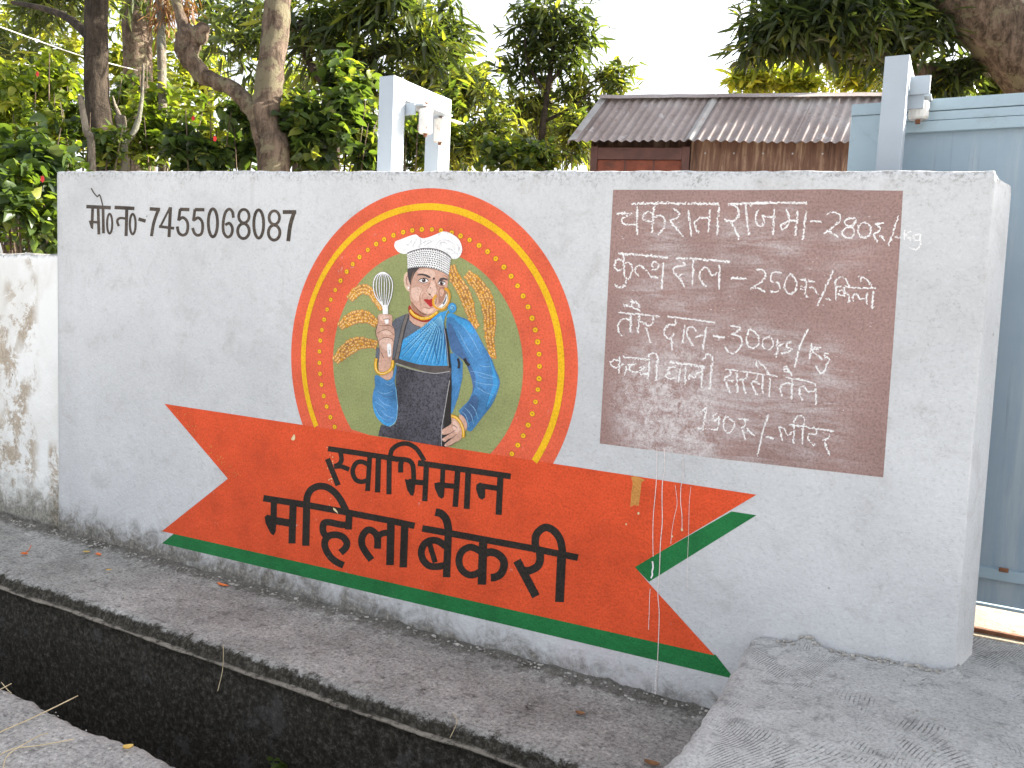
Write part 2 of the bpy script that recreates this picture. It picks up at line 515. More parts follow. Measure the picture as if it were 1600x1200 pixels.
# ledge between wall and drain: rough top, worn edge, pale lip, dark wet face
KP = [(2.905, .022), (2.88, .016), (2.84, .008), (2.78, .002), (2.70, 0), (2.62, -.001), (2.54, 0), (2.46, 0), (2.40, -.001), (2.365, -.003), (2.345, -.007), (2.333, -.016), (2.327, -.030), (2.323, -.046), (2.318, -.054),
      (2.305, -.056), (2.300, -.061), (2.303, -.068), (2.315, -.075), (2.318, -.12), (2.316, -.2), (2.318, -.3), (2.316, -.4), (2.318, -.55), (2.318, -.72)]
def kerb_pt(x, i):
    y, z = KP[i]
    k = 1.0 if i < 9 else .8
    dz = (.006 * fb(x * 5, y * 5) + .003 * nz(x * 30, y * 30)) * k
    dy = .010 * fb(x * 2.6, z * 6 + 3) + .004 * nz(x * 25, z * 30) if i > 8 else 0
    if i < 4: dz += .030 * max(0, fb(x * 7, y * 9, 4)) * (1 - i / 4)
    return (x, y + dy, z + dz)
xs = list(np.linspace(-9, -5, 40)) + list(np.linspace(-4.98, -.50, 330))
grid('kerb_ledge', xs, list(range(len(KP))), lambda x, i: kerb_pt(x, i), M_KERB)
grid('drain_bed', list(np.linspace(-9, -.4, 90)), list(np.linspace(1.4, 2.5, 14)), lambda x, y: -.70 + .015 * fb(x * 3, y * 3), M_DRAIN)
BP = [(.1, -.02), (.6, -.01), (.9, 0), (1.1, 0), (1.2, .002), (1.3, 0), (1.4, 0), (1.5, .001), (1.58, .0), (1.625, -.002), (1.65, -.010), (1.665, -.03), (1.668, -.10), (1.665, -.3), (1.668, -.72)]
def bank_pt(x, i):
    y, z = BP[i]
    dz = .010 * fb(x * 4, y * 4) + .004 * nz(x * 28, y * 28)
    dy = (.022 * fb(x * 3.1, 7.7) + .010 * nz(x * 22, z * 20)) if i > 6 else 0
    return (x, y + dy, z + dz)
grid('drain_bank', list(np.linspace(-9, -4, 30)) + list(np.linspace(-3.98, -.4, 240)), list(range(len(BP))), bank_pt, M_BANK)

# ramp slab that bridges the drain to the gate
def slab_z(x, y):
    base = .326 + .045 * min(max(x + .56, 0), .7)
    if y < 2.0: base -= .03 * (2.0 - y)
    if y > 2.86 and x < .06: base += .030 * max(0, fb(x * 9, y * 9)) + .004
    return base + .006 * fb(x * 3, y * 3) + .003 * nz(x * 24, y * 24)
def slab_pt(u, y):
    edge = -.565 + .018 * fb(y * 3.0, 2.2) + .008 * nz(y * 18, 5)
    if u < 0:            # side face down to the ledge
        return (edge - .004 + .012 * nz(y * 9, u * 8), y, slab_z(edge, y) - .012 + u)
    x = edge + u
    z = slab_z(x, y)
    if u < .03: z -= .016 * (1 - u / .03) ** 2
    return (x, y, z)
us = [-1.05, -.7, -.4, -.25, -.15, -.08, -.035, 0, .006, .014, .03] + list(np.linspace(.05, 1.2, 90)) + list(np.linspace(1.3, 6, 40))
grid('entrance_slab', us, list(np.linspace(.2, 1.6, 40)) + list(np.linspace(1.62, 3.285, 150)), slab_pt, M_SLAB)

# ------------------------------------------------------------------ painted boundary wall
def top_z(x): return 1.905 - .0358 * (x - .02)
def wall_mesh():
    # ring of profile points (y offset from the front, height below the top) swept along x; front stays perfectly flat
    mb = MB()
    xs = [-4.53] + list(np.linspace(-4.5, -.03, 180)) + [-.012, .004, .018]
    prof = []                       # (y, kind, value)
    for z in np.linspace(-.1, 1.0, 12): prof.append((0.0, 'abs', z))
    for d in (.5, .3, .16, .08, .045, .026): prof.append((0.0, 'top', d))
    for a in (30, 60, 90): prof.append((.016 * (1 - math.cos(math.radians(a))), 'top', .016 * (1 - math.sin(math.radians(a)))))
    for y in (.05, .10, .15, .185): prof.append((y, 'top', 0.0))
    prof += [(.20, 'top', .015), (.20, 'top', .6), (.20, 'abs', -.1)]
    rings = []
    def ring(x, xoff=None, shrink=0.0):
        r = []
        for k, (y, kd, v) in enumerate(prof):
            tz = top_z(x)
            z = v if kd == 'abs' else tz - v
            if kd == 'top' and v < .03 and y > .004: z += .0035 * fb(x * 6, y * 10) + .002 * nz(x * 35, y * 30)
            r.append([x, WALL_Y + y, z])
        return r
    for x in xs: rings.append(ring(x))
    # rounded front corner, then the end face, slightly splayed, leaning with the photographed edge
    for a in (25, 50, 75):
        rr = ring(.018)
        s, c = math.sin(math.radians(a)), math.cos(math.radians(a))
        for p in rr:
            fy = p[1] - WALL_Y
            p[0] = .018 + .008 * s
            p[1] = WALL_Y + .008 * (1 - c) + fy * (1 - .008 * (1 - c) / .2)
            if p[2] > top_z(0) - .02: p[2] -= .016 * (1 - c)
        rings.append(rr)
    rr = ring(.018)
    for p in rr:
        fy = p[1] - WALL_Y
        p[0] = .0265 + .235 * fy
        p[1] = WALL_Y + .009 + fy * .95
        if p[2] > top_z(0) - .02: p[2] -= .022
    rings.append(rr)
    # the end leans a little outwards towards its foot
    for r in rings[-8:]:
        for p in r: p[0] += (1.905 - p[2]) * .0135
    n = len(prof)
    vs = [tuple(p) for r in rings for p in r]
    fs = [(i * n + j, (i + 1) * n + j, (i + 1) * n + j + 1, i * n + j + 1) for i in range(len(rings) - 1) for j in range(n - 1)]
    mb.add(vs, fs)
    mb.f.append(tuple(range(n))); mb.m.append(0)
    mb.f.append(tuple((len(rings) - 1) * n + j for j in range(n))[::-1]); mb.m.append(0)
    return mb
wall = wall_mesh().build('boundary_wall', M_WALL)
me = wall.data
me.polygons.foreach_set('use_smooth', [True] * len(me.polygons))
me.polygons[len(me.polygons) - 1].use_smooth = False; me.polygons[len(me.polygons) - 2].use_smooth = False
me.update()
tag(wall, 'long grey rendered wall with a painted bakery emblem, orange banner and chalked price board', 'wall')

def low_wall():
    mb = MB()
    prof = [(0, -.1), (0, .5), (0, 1.0), (0, 1.4), (0, 1.57), (.008, 1.60), (.03, 1.612), (.10, 1.615), (.17, 1.612), (.2, 1.59), (.2, -.1)]
    xs = np.linspace(-16, -4.536, 150)
    vs = []
    for x in xs:
        for k, (y, z) in enumerate(prof):
            j = .006 * fb(x * 4, z * 4) + .003 * nz(x * 22, z * 22)
            vs.append((x, 2.935 + y + j, z + (.010 * fb(x * 5, y * 8) if z > 1.55 else 0)))
    n = len(prof)
    mb.add(vs, [(i * n + j, (i + 1) * n + j, (i + 1) * n + j + 1, i * n + j + 1) for i in range(len(xs) - 1) for j in range(n - 1)])
    mb.f.append(tuple((len(xs) - 1) * n + j for j in range(n))[::-1]); mb.m.append(0)
    mb.f.append(tuple(range(n))); mb.m.append(0)
    return mb
o = low_wall().build('whitewashed_wall', M_WHITE, smooth=True)
tag(o, 'lower old whitewashed wall with brown peeling patches, left of the painted wall', 'wall')

# ------------------------------------------------------------------ mural paint
LAY = .00022
class Paint:
    """Flat coats of paint on the wall face; traced outlines are laid on the wall's own plane."""
    cnt = 0
    def __init__(self): self.mb = MB(); self.mats = []
    def mi(self, m):
        if m not in self.mats: self.mats.append(m)
        return self.mats.index(m)
    def w(self, p, layer):
        q = on_y(p[0], p[1], WALL_Y - layer * LAY)
        return q
    def poly(self, pts, m, layer, sm=0):
        if sm: pts = spline(pts, sm, True)
        Paint.cnt += 1
        layer = layer + (Paint.cnt * .61803) % 1.0 * .16
        bm = bmesh.new()
        try:
            f = bm.faces.new([bm.verts.new(self.w(p, layer)) for p in pts])
            f.normal_update()
            bmesh.ops.triangulate(bm, faces=[f])
            bmesh.ops.recalc_face_normals(bm, faces=bm.faces[:])
            for f in bm.faces:
                if f.normal.y > 0: f.normal_flip()
            self.mb.bm(bm, self.mi(m))
        except ValueError:
            bm.free()
    def wpoly(self, pts, m, layer):
        """outline given directly on the wall: (x, z) in metres"""
        y = WALL_Y - layer * LAY
        self.mb.add([(x, y, z) for x, z in pts], [tuple(range(len(pts)))], self.mi(m))
    def ring(self, c, r0, r1, a0, a1, m, layer, n=96):
        y = WALL_Y - layer * LAY
        vs, fs = [], []
        for i in range(n + 1):
            a = math.radians(a0 + (a1 - a0) * i / n)
            for r in (r0, r1): vs.append((c[0] + r * math.cos(a), y, c[1] + r * math.sin(a)))
        fs = [(2 * i, 2 * i + 2, 2 * i + 3, 2 * i + 1) for i in range(n)]
        self.mb.add(vs, fs, self.mi(m))
    def stroke(self, pts, width, m, layer, sm=0, taper=False, closed=False):
        if closed and sm: pts = spline(pts, sm, True)
        elif sm: pts = spline(pts, sm)
        P = [np.array(p, float) for p in pts]
        n = len(P)
        Paint.cnt += 1
        layer = layer + (Paint.cnt * .61803) % 1.0 * .8
        L, Rr = [], []
        for i in range(n):
            a, b, c = (P[i - 1] if (i or closed) else P[i]), P[i], (P[(i + 1) % n] if (i < n - 1 or closed) else P[i])
            d1, d2 = b - a, c - b
            d1 = d1 / (np.hypot(*d1) or 1); d2 = d2 / (np.hypot(*d2) or 1)
            t = d1 + d2
            if np.hypot(*t) < 1e-6: t = d1 if np.hypot(*d1) else d2
            t = t / np.hypot(*t)
            nn = np.array([-t[1], t[0]])
            ref = d1 if np.hypot(*d1) > .5 else d2
            k = 1 / max(.62, abs(t @ ref))
            wv = width[i * (len(width) - 1) // max(n - 1, 1)] if isinstance(width, (list, tuple)) else width
            if taper: wv = wv * (.25 + .75 * math.sin(math.pi * (i + .35) / (n - .3)))
            L.append(b + nn * wv * .5 * k); Rr.append(b - nn * wv * .5 * k)
        vs = [self.w(p, layer) for q in zip(L, Rr) for p in q]
        fs = [(2 * i, 2 * i + 1, 2 * i + 3, 2 * i + 2) for i in range(n - 1)]
        if closed: fs.append((2 * n - 2, 2 * n - 1, 1, 0))
        self.mb.add(vs, fs, self.mi(m))
    def oval(self, c, rx, ry, m, layer, rot=0, n=14):
        a = [2 * math.pi * i / n for i in range(n)]
        cr, sr = math.cos(rot), math.sin(rot)
        self.poly([(c[0] + rx * math.cos(t) * cr - ry * math.sin(t) * sr, c[1] + rx * math.cos(t) * sr + ry * math.sin(t) * cr) for t in a], m, layer)
    def done(self, name, parent, label=None):
        o = self.mb.build(name, self.mats, parent)
        if label: o['label'] = label
        return o

def crop(x0, y0, s):
    def f(*pts): return [(x0 + x / s, y0 + y / s) for x, y in pts]
    f.s = s
    return f

P_ORANGE = mat_paint('orange_mural_paint', (232, 102, 70), .10, .75)
P_BANNER = mat_paint('orange_banner_paint', (228, 86, 46), .10, .6)
P_GREEN = mat_paint('green_banner_paint', (34, 120, 64), .13, .35)
P_OLIVE = mat_paint('olive_mural_paint', (154, 160, 106), .08, .2)
P_YELLOW = mat_paint('yellow_mural_paint', (246, 190, 28), .08, .35, (.6, .5, .3))
P_BLACK = mat_paint('black_letter_paint', (46, 41, 36), .2, .35, (.35, .33, .31), .18)
P_BROWNINK = mat_paint('brown_letter_paint', (84, 74, 66), .28, .5, (.5, .49, .48), .22)
P_WHITE = mat_paint('white_mural_paint', (255, 253, 253), .05, .1)
P_SKIN = mat_paint('skin_mural_paint', (216, 172, 152), .10)
P_SKIN_L = mat_paint('light_skin_mural_paint', (234, 196, 178), .08)
P_SKIN_D = mat_paint('brown_skin_mural_paint', (178, 130, 108), .12)
P_SKIN_DD = mat_paint('umber_line_paint', (104, 70, 60), .12)
P_DARK = mat_paint('charcoal_line_paint', (48, 42, 44), .15)
P_HAIR = mat_paint('hair_mural_paint', (82, 74, 74), .18)
P_LIP = mat_paint('red_lip_paint', (190, 48, 50), .08)
P_RED = mat_paint('red_cord_paint', (170, 52, 38), .08)
P_GOLD = mat_paint('gold_mural_paint', (226, 160, 52), .14)
P_GOLD_D = mat_paint('ochre_mural_paint', (178, 124, 58), .16)
P_GOLD_L = mat_paint('cream_highlight_paint', (240, 216, 170), .08)
P_GREYB = mat_paint('grey_blouse_paint', (106, 110, 120), .14)
P_SLEEVE = mat_paint('blue_sleeve_paint', (78, 138, 192), .30)
P_SLEEVE_D = mat_paint('slate_sleeve_paint', (76, 110, 156), .25)
P_SLEEVE_L = mat_paint('light_blue_fold_paint', (140, 186, 222), .1)
P_SARI = mat_paint('bright_blue_sari_paint', (72, 162, 222), .14)
P_SARI_L = mat_paint('pale_blue_fold_paint', (142, 204, 236), .1)
P_SARI_D = mat_paint('deep_blue_fold_paint', (40, 96, 156), .1)
P_APRON = mat_paint('charcoal_apron_paint', (84, 82, 90), .30, grain=.22)
P_APRON_B = mat_paint('apron_band_paint', (92, 84, 82), .14)
P_APRON_D = mat_paint('black_apron_edge_paint', (52, 47, 46), .14)
P_STRAP = mat_paint('grey_strap_paint', (122, 114, 110), .14)
P_GREYLINE = mat_paint('light_grey_line_paint', (186, 182, 182), .06)
P_HATFOLD = mat_paint('grey_fold_paint', (204, 200, 206), .05)

def wallpt(u, v): return (u * WALL_Y, 1.44 + v * WALL_Y)
EC = wallpt(-.7000, -.0915); ER = .2523 * WALL_Y

# --- ribbon banner
bn = Paint()
bn.poly([(257, 631), (470, 663.5), (500, 668), (680, 695.5), (862, 724), (1182, 773), (992, 886), (1012, 909), (1116, 1024), (600, 908), (253, 830), (356, 748)], P_BANNER, 4)
banner = bn.done('ribbon_banner', wall)
gs = Paint()
gs.poly([(272, 833.5), (600, 907), (1118, 1023), (1148, 1061), (600, 931), (253, 849)], P_GREEN, 3)
gs.poly([(1143, 799), (1182, 805), (1014, 909), (991, 885.5)], P_GREEN, 3)
gs.done('green_shadow_band', banner)
ws = Paint()
q = crop(900, 720, 5)
P_SCUFF = mat_paint('ochre_scuff_paint', (214, 150, 78), .12)
ws.poly(q((428, 125), (470, 120), (540, 150), (512, 168), (505, 240), (490, 352), (455, 345), (424, 362), (432, 250), (444, 170)), P_SCUFF, 7)
for c, r in (((392, 495), 6), ((488, 410), 8), ((828, 538), 9), ((752, 590), 6)): ws.oval(q(c)[0], r / 5, r * 1.4 / 5, P_GOLD_L, 8)
q2 = crop(240, 600, 6.667)
ws.poly(q2((1430, 575), (1462, 522), (1475, 540), (1472, 580), (1450, 590)), P_GOLD_L, 7)
random.seed(5)
for _ in range(70):
    t = random.random(); a = (262 + t * 96, 634 + t * 112)
    ws.oval((a[0] + random.gauss(9, 7), a[1] + random.gauss(0, 4)), random.uniform(.3, .9), random.uniform(.3, 1.0), P_SCUFF, 7, n=6)
for _ in range(26):
    ws.oval((random.gauss(517, 4), random.gauss(742, 22)), random.uniform(.3, 1.1), random.uniform(.4, 1.8), P_GOLD_L, 7, n=6)
ws.poly([(520.5, 793), (524, 795), (527, 799), (528.5, 803.5), (525, 800), (521, 797)], P_GOLD_L, 9.5)
ws.done('scuff_mark', banner)

# --- lettering on the banner
lt = Paint()
def ST(q, pts, w, m=P_BLACK, layer=8, sm=0, **k): lt.stroke(q(*pts), w / q.s, m, layer, sm, **k)
B = crop(500, 680, 5)
ST(B, [(62, 105), (300, 140), (550, 178), (610, 190)], 42)
ST(B, [(600, 186), (660, 190), (705, 205), (727, 250), (732, 352)], 38, sm=5)
ST(B, [(640, 190), (630, 230), (630, 292)], 40)
ST(B, [(765, 217), (1100, 265), (1490, 322)], 46)
ST(B, [(160, 135), (168, 190), (150, 225), (112, 244)], 36, sm=4)
ST(B, [(58, 184), (100, 290), (142, 392)], 42)
ST(B, [(110, 246), (165, 243), (228, 268)], 36)
ST(B, [(385, 235), (330, 208), (285, 216), (258, 262), (258, 305), (282, 350), (325, 364), (375, 350)], 36, sm=4)
ST(B, [(388, 170), (380, 300), (371, 436)], 38)
ST(B, [(456, 180), (449, 447)], 42)
ST(B, [(541, 165), (538, 462)], 40)
ST(B, [(548, 180), (560, 118), (610, 76), (680, 66), (745, 98), (785, 150), (815, 200)], 36, sm=5)
ST(B, [(832, 215), (818, 516)], 42)
ST(B, [(690, 362), (840, 374)], 42)
lt.poly(B((662, 342), (700, 350), (748, 330), (738, 440), (728, 474), (708, 470), (680, 425)), P_BLACK, 9)
ST(B, [(960, 260), (955, 400)], 38)
ST(B, [(930, 388), (1085, 402)], 42)
lt.poly(B((892, 374), (930, 366), (975, 385), (968, 480), (950, 498), (925, 478), (898, 420)), P_BLACK, 9)
ST(B, [(1076, 275), (1056, 560)], 44)
ST(B, [(1158, 290), (1146, 576)], 46)
ST(B, [(1410, 318), (1395, 622)], 48)
ST(B, [(1405, 418), (1250, 394)], 42)
lt.poly(B((1222, 385), (1250, 368), (1290, 385), (1290, 485), (1266, 505), (1240, 488), (1218, 420)), P_BLACK, 9)
C = crop(400, 740, 6.154)
ST(C, [(70, 236), (480, 300), (870, 372), (1300, 455), (1525, 502)], 62)
ST(C, [(172, 262), (168, 445)], 60)
ST(C, [(120, 440), (355, 482)], 72)
lt.poly(C((82, 418), (105, 395), (160, 405), (198, 445), (188, 560), (168, 594), (140, 575), (92, 478)), P_BLACK, 9)
ST(C, [(357, 280), (345, 672)], 68)
ST(C, [(487, 290), (478, 694)], 70)
ST(C, [(487, 320), (492, 225), (530, 155), (600, 122), (680, 130), (760, 185), (820, 265), (868, 365)], 66, sm=5)
ST(C, [(897, 360), (888, 538)], 66)
ST(C, [(910, 500), (800, 488), (705, 468), (655, 475), (642, 520), (652, 575), (690, 610)], 64, sm=4)
ST(C, [(812, 760), (862, 712), (872, 660), (832, 608), (765, 588), (700, 600), (662, 650), (668, 720), (715, 800), (775, 850), (842, 882)], 66, sm=5)
ST(C, [(1110, 830), (1055, 755), (1018, 680), (1022, 605), (1068, 545), (1122, 552), (1162, 600), (1170, 660), (1167, 722)], 66, sm=5)
ST(C, [(1160, 640), (1190, 590), (1240, 570), (1300, 575)], 60, sm=4)
ST(C, [(1297, 470), (1288, 880)], 74)
ST(C, [(1430, 490), (1415, 902)], 72)
Dq = crop(640, 780, 5.714)
ST(Dq, [(112, 260), (400, 312), (700, 367), (1100, 440), (1503, 522)], 60)
ST(Dq, [(230, 115), (285, 132), (330, 190), (350, 300)], 70, sm=5)
ST(Dq, [(320, 420), (255, 375), (190, 368), (130, 402), (104, 470), (120, 540), (170, 592), (235, 602), (320, 590)], 62, sm=5)
ST(Dq, [(178, 400), (228, 565)], 48)
ST(Dq, [(346, 280), (329, 697)], 66)
ST(Dq, [(640, 470), (575, 435), (520, 432), (460, 475), (440, 550), (462, 625), (520, 672), (580, 672), (640, 640)], 62, sm=5)
ST(Dq, [(657, 360), (645, 763)], 76)
ST(Dq, [(660, 490), (720, 472), (785, 490), (835, 540), (842, 600), (815, 665), (765, 695), (725, 700)], 70, sm=5)
ST(Dq, [(1160, 450), (1165, 540), (1140, 600), (1075, 636), (1030, 640)], 70, sm=5)
ST(Dq, [(958, 548), (1040, 700), (1128, 868)], 74)
ST(Dq, [(1140, 470), (1122, 400), (1130, 320), (1175, 268), (1225, 252), (1290, 285), (1345, 365), (1368, 490)], 68, sm=5)
ST(Dq, [(1358, 480), (1338, 918)], 80)
lt.done('banner_lettering', banner)

# --- telephone line
lt = Paint()
A = crop(120, 280, 4.444)
def SA(pts, w, sm=0): ST(A, pts, w, P_BROWNINK, 3, sm)
SA([(66, 190), (236, 198)], 25); SA([(262, 196), (400, 203)], 25)
SA([(100, 62), (118, 95), (142, 120), (156, 108), (166, 128), (180, 184)], 9, 3)
SA([(110, 198), (106, 300)], 20); SA([(90, 296), (152, 300)], 18); SA([(148, 200), (153, 384)], 20); SA([(182, 200), (185, 376)], 20)
lt.poly(A((82, 288), (118, 292), (112, 348), (98, 340)), P_BROWNINK, 3.8)
def ov(cx, cy, rx, ry, w): lt.stroke(A(*[(cx + rx * math.cos(a), cy + ry * math.sin(a)) for a in np.linspace(0, 2 * math.pi, 25)[:-1]]), w / A.s, P_BROWNINK, 3, closed=True)
ov(228, 309, 18, 68, 15); ov(388, 312, 20, 70, 16)
SA([(347, 204), (342, 395)], 22); SA([(342, 274), (300, 270), (280, 290), (292, 326)], 17, 3)
SA([(428, 276), (478, 291)], 24)
SA([(506, 206), (578, 211)], 25); SA([(566, 212), (535, 300), (518, 396)], 22, 3)
SA([(648, 195), (582, 325)], 15); SA([(570, 328), (676, 341)], 20); SA([(650, 194), (640, 402)], 22)
SA([(782, 211), (716, 209)], 24); SA([(718, 206), (706, 288)], 20); SA([(704, 286), (735, 266), (764, 290), (771, 330), (762, 374), (736, 389), (708, 372), (697, 328)], 20, 4)
SA([(886, 212), (820, 211)], 24); SA([(820, 208), (810, 290)], 20); SA([(807, 288), (842, 268), (868, 292), (874, 334), (866, 376), (842, 390), (818, 376), (804, 338)], 20, 4)
ov(945, 303, 32, 97, 21)
SA([(1087, 268), (1080, 226), (1056, 208), (1030, 236), (1016, 306), (1020, 370), (1046, 402), (1073, 384), (1080, 340), (1060, 306), (1030, 318)], 20, 4)
ov(1160, 257, 36, 47, 20); ov(1157, 360, 40, 52, 21)
ov(1263, 311, 34, 98, 21)
ov(1371, 267, 36, 47, 20); ov(1370, 371, 40, 52, 21)
SA([(1430, 228), (1524, 228)], 27); SA([(1510, 228), (1482, 320), (1468, 431)], 27, 3)
lt.done('phone_lettering', wall)

# --- brown price board with chalk writing
bd = Paint()
bd.poly([(958, 296.5), (1180, 297), (1302, 295.5), (1330, 297), (1411, 298), (1405, 400), (1395, 545), (1380, 746), (1100, 714), (937, 693), (944, 570), (951, 430)], M_BOARD, 2)
board = bd.done('price_board', wall)
M_CHALK = mat_plain('white_chalk', (.80, .79, .79), .95, .08, 60)
class Chalk(Paint):
    def line(self, q, pts, w=27, sm=0, dens=1.0):
        pts = q(*pts)
        if sm: pts = spline(pts, sm)
        w = w / q.s
        rnd = random.Random(int(pts[0][0] * 131 + pts[0][1] * 17))
        for a, b in zip(pts[:-1], pts[1:]):
            a, b = np.array(a), np.array(b)
            L = np.hypot(*(b - a))
            if L < 1e-6: continue
            t = (b - a) / L; nn = np.array([-t[1], t[0]])
            n = max(1, int(L / 1.0))
            for i in range(n):
                if rnd.random() > .88 * dens: continue
                for _ in range(2 if rnd.random() < .35 else 1):
                    c = a + t * (i + rnd.random()) * L / n + nn * rnd.gauss(0, w * .22)
                    l = rnd.uniform(.6, 1.5); ww = w * rnd.uniform(.25, .62)
                    sl = rnd.uniform(-.6, .6)
                    self.fl(c, t, nn, l, ww, sl, rnd)
    def fl(self, c, t, nn, l, ww, sl, rnd):
        Paint.cnt += 1
        lay = 4 + rnd.random() * 2.6
        d = t + nn * sl
        j = lambda: rnd.uniform(.7, 1.3)
        vs = [self.w(p, lay) for p in (c - d * l * j() - nn * ww * .5 * j(), c + d * l * j() - nn * ww * .4 * j(), c + d * l * j() + nn * ww * .5 * j(), c - d * l * j() + nn * ww * .4 * j())]
        self.mb.add(vs, [(0, 1, 2, 3)], self.mi(M_CHALK))
ck = Chalk()
def K(q, *lines, w=None, sm=3):
    for ln in lines: ck.line(q, ln, w * .85 if w else 3.5 * q.s, sm if len(ln) > 2 else 0)
E_ = crop(940, 290, 6.154)
K(E_, [(290, 172), (700, 170), (1130, 175)], [(1215, 182), (1280, 176), (1600, 172)], w=30, sm=0)
K(E_, [(145, 268), (300, 268)], [(258, 285), (205, 310), (195, 350), (235, 375), (330, 372)], [(345, 205), (340, 470)],
  [(500, 200), (485, 452)], [(492, 262), (440, 250), (400, 290), (412, 335), (485, 348)], [(510, 310), (560, 285), (605, 320), (600, 400), (540, 482)],
  [(695, 222), (742, 258), (732, 305), (650, 338)], [(662, 340), (785, 497)], [(835, 235), (862, 487)],
  [(1040, 230), (1028, 447)], [(1028, 312), (950, 310), (895, 350), (905, 410), (940, 452)], [(1128, 205), (1110, 470)],
  [(1240, 180), (1305, 212), (1318, 290), (1262, 342), (1180, 325)], [(1250, 350), (1325, 517)], [(1385, 185), (1415, 477)])
F_ = crop(1180, 290, 5.714)
K(F_, [(0, 155), (240, 152), (460, 152)], w=27, sm=0)
K(F_, [(35, 205), (5, 260), (10, 330), (45, 365), (82, 322), (62, 268), (105, 280), (165, 278)], [(172, 205), (160, 437)],
  [(282, 210), (302, 308), (232, 350), (246, 392), (292, 350), (312, 312), (370, 316)], [(380, 230), (356, 447)], [(455, 225), (425, 487)], [(495, 315), (590, 320)],
  [(645, 258), (700, 240), (755, 262), (752, 318), (692, 370), (615, 430)], [(640, 402), (740, 452)],
  [(885, 292), (822, 298), (800, 345), (868, 375), (888, 428), (840, 472), (778, 442), (790, 392), (876, 350), (898, 312), (885, 292)],
  [(975, 325), (925, 355), (918, 415), (955, 462), (1010, 452), (1035, 395), (1010, 342), (975, 325)],
  [(1062, 348), (1145, 335)], [(1090, 358), (1120, 390), (1058, 432)], [(1050, 430), (1095, 500)], [(1120, 440), (1155, 490)], [(1280, 270), (1190, 537)], [(1250, 455), (1300, 466)],
  [(1335, 395), (1330, 482)], [(1388, 408), (1342, 445), (1400, 478)], [(1472, 435), (1425, 438), (1415, 480), (1462, 490), (1474, 440), (1472, 530), (1430, 570), (1385, 550)])
G_ = crop(940, 380, 6.957)
K(G_, [(185, 110), (450, 130), (720, 155)], [(805, 160), (1100, 178), (1395, 203)], w=32, sm=0)
K(G_, [(240, 120), (245, 330), (266, 380), (255, 450), (200, 485), (140, 448)], [(228, 192), (175, 175), (140, 225), (160, 288), (228, 286)], [(248, 215), (300, 215), (335, 290), (295, 392)],
  [(405, 355), (365, 310), (380, 250), (430, 240), (475, 290), (505, 295)], [(560, 262), (545, 225), (580, 200), (620, 232), (600, 280), (555, 290)], [(512, 315), (530, 360), (612, 372)], [(675, 205), (655, 497)],
  [(890, 200), (908, 245), (820, 250), (778, 300), (830, 362), (880, 325)], [(840, 370), (900, 472)], [(1000, 185), (985, 467)],
  [(1135, 467), (1080, 410), (1065, 330), (1120, 265), (1170, 290), (1195, 350), (1262, 320)], [(1285, 235), (1275, 502)], [(1405, 380), (1570, 385)])
H_ = crop(1150, 400, 6.4)
K(H_, [(205, 138), (268, 140), (295, 200), (240, 270), (145, 326)], [(180, 300), (292, 362)], [(460, 173), (370, 163), (345, 250), (418, 268), (440, 320), (402, 360), (338, 352)],
  [(545, 172), (495, 250), (490, 330), (540, 382), (592, 350), (606, 260), (545, 172)],
  [(640, 232), (790, 262)], [(690, 230), (702, 310), (645, 328), (660, 300)], [(702, 310), (690, 360), (716, 412)], [(730, 308), (780, 322), (816, 387)], [(970, 150), (895, 320), (815, 492)], [(900, 425), (955, 442)],
  [(985, 302), (1010, 230), (1060, 213), (1110, 250), (1132, 312)], [(1000, 305), (1200, 318), (1405, 322)], [(1000, 310), (1000, 442)], [(1082, 320), (1086, 402)], [(1080, 350), (1038, 345), (1030, 385), (1085, 392)], [(1090, 370), (1130, 390), (1130, 462)],
  [(1170, 452), (1172, 392), (1215, 380), (1230, 430), (1292, 420)], [(1310, 370), (1305, 487)], [(1375, 340), (1360, 522)], [(1215, 215), (1252, 205), (1242, 262)], [(1270, 210), (1330, 260), (1370, 327)], w=24)
I_ = crop(940, 460, 7.5)
K(I_, [(200, 210), (380, 232)], [(390, 225), (680, 262)], [(770, 258), (1050, 290), (1330, 332)], [(260, 735), (560, 762)], w=26, sm=0)
K(I_, [(805, 795), (1210, 845)], w=42, sm=0)
K(I_, [(240, 120), (330, 140), (455, 190)], [(350, 58), (362, 132)], [(352, 80), (430, 110), (440, 152)],
  [(340, 235), (340, 447)], [(335, 300), (260, 285), (200, 330), (195, 420), (235, 487)], [(440, 240), (425, 467)], [(600, 270), (600, 330), (550, 368), (470, 320)], [(515, 380), (575, 567)],
  [(870, 290), (865, 352), (780, 360), (735, 420), (740, 480), (800, 520), (850, 460)], [(815, 520), (830, 652)], [(975, 360), (950, 577)],
  [(1070, 602), (1000, 470), (1010, 400), (1070, 385), (1115, 442)], [(1095, 500), (1190, 475)], [(1225, 385), (1190, 642)], [(1310, 490), (1440, 502)],
  [(210, 725), (205, 922)], [(205, 770), (150, 765), (100, 800), (130, 850), (200, 862)], [(220, 830), (270, 830), (290, 870), (265, 942)], [(310, 820), (400, 820)], [(350, 830), (325, 880), (390, 915), (432, 905)],
  [(440, 860), (500, 850), (450, 900), (470, 935), (545, 930)], [(555, 780), (550, 987)], [(650, 770), (640, 1012)], [(545, 740), (580, 690), (640, 700), (672, 792)],
  [(870, 850), (790, 860), (765, 900), (805, 920), (745, 952), (800, 990), (890, 975)], [(920, 870), (905, 1032)], [(985, 850), (980, 1052)], [(1180, 900), (1110, 930), (1085, 980), (1030, 940), (1020, 1000)], [(1180, 855), (1170, 1097)],
  [(1185, 770), (1250, 690), (1300, 760), (1300, 842)], [(1290, 830), (1270, 1107)])
J_ = crop(1110, 480, 7.5)
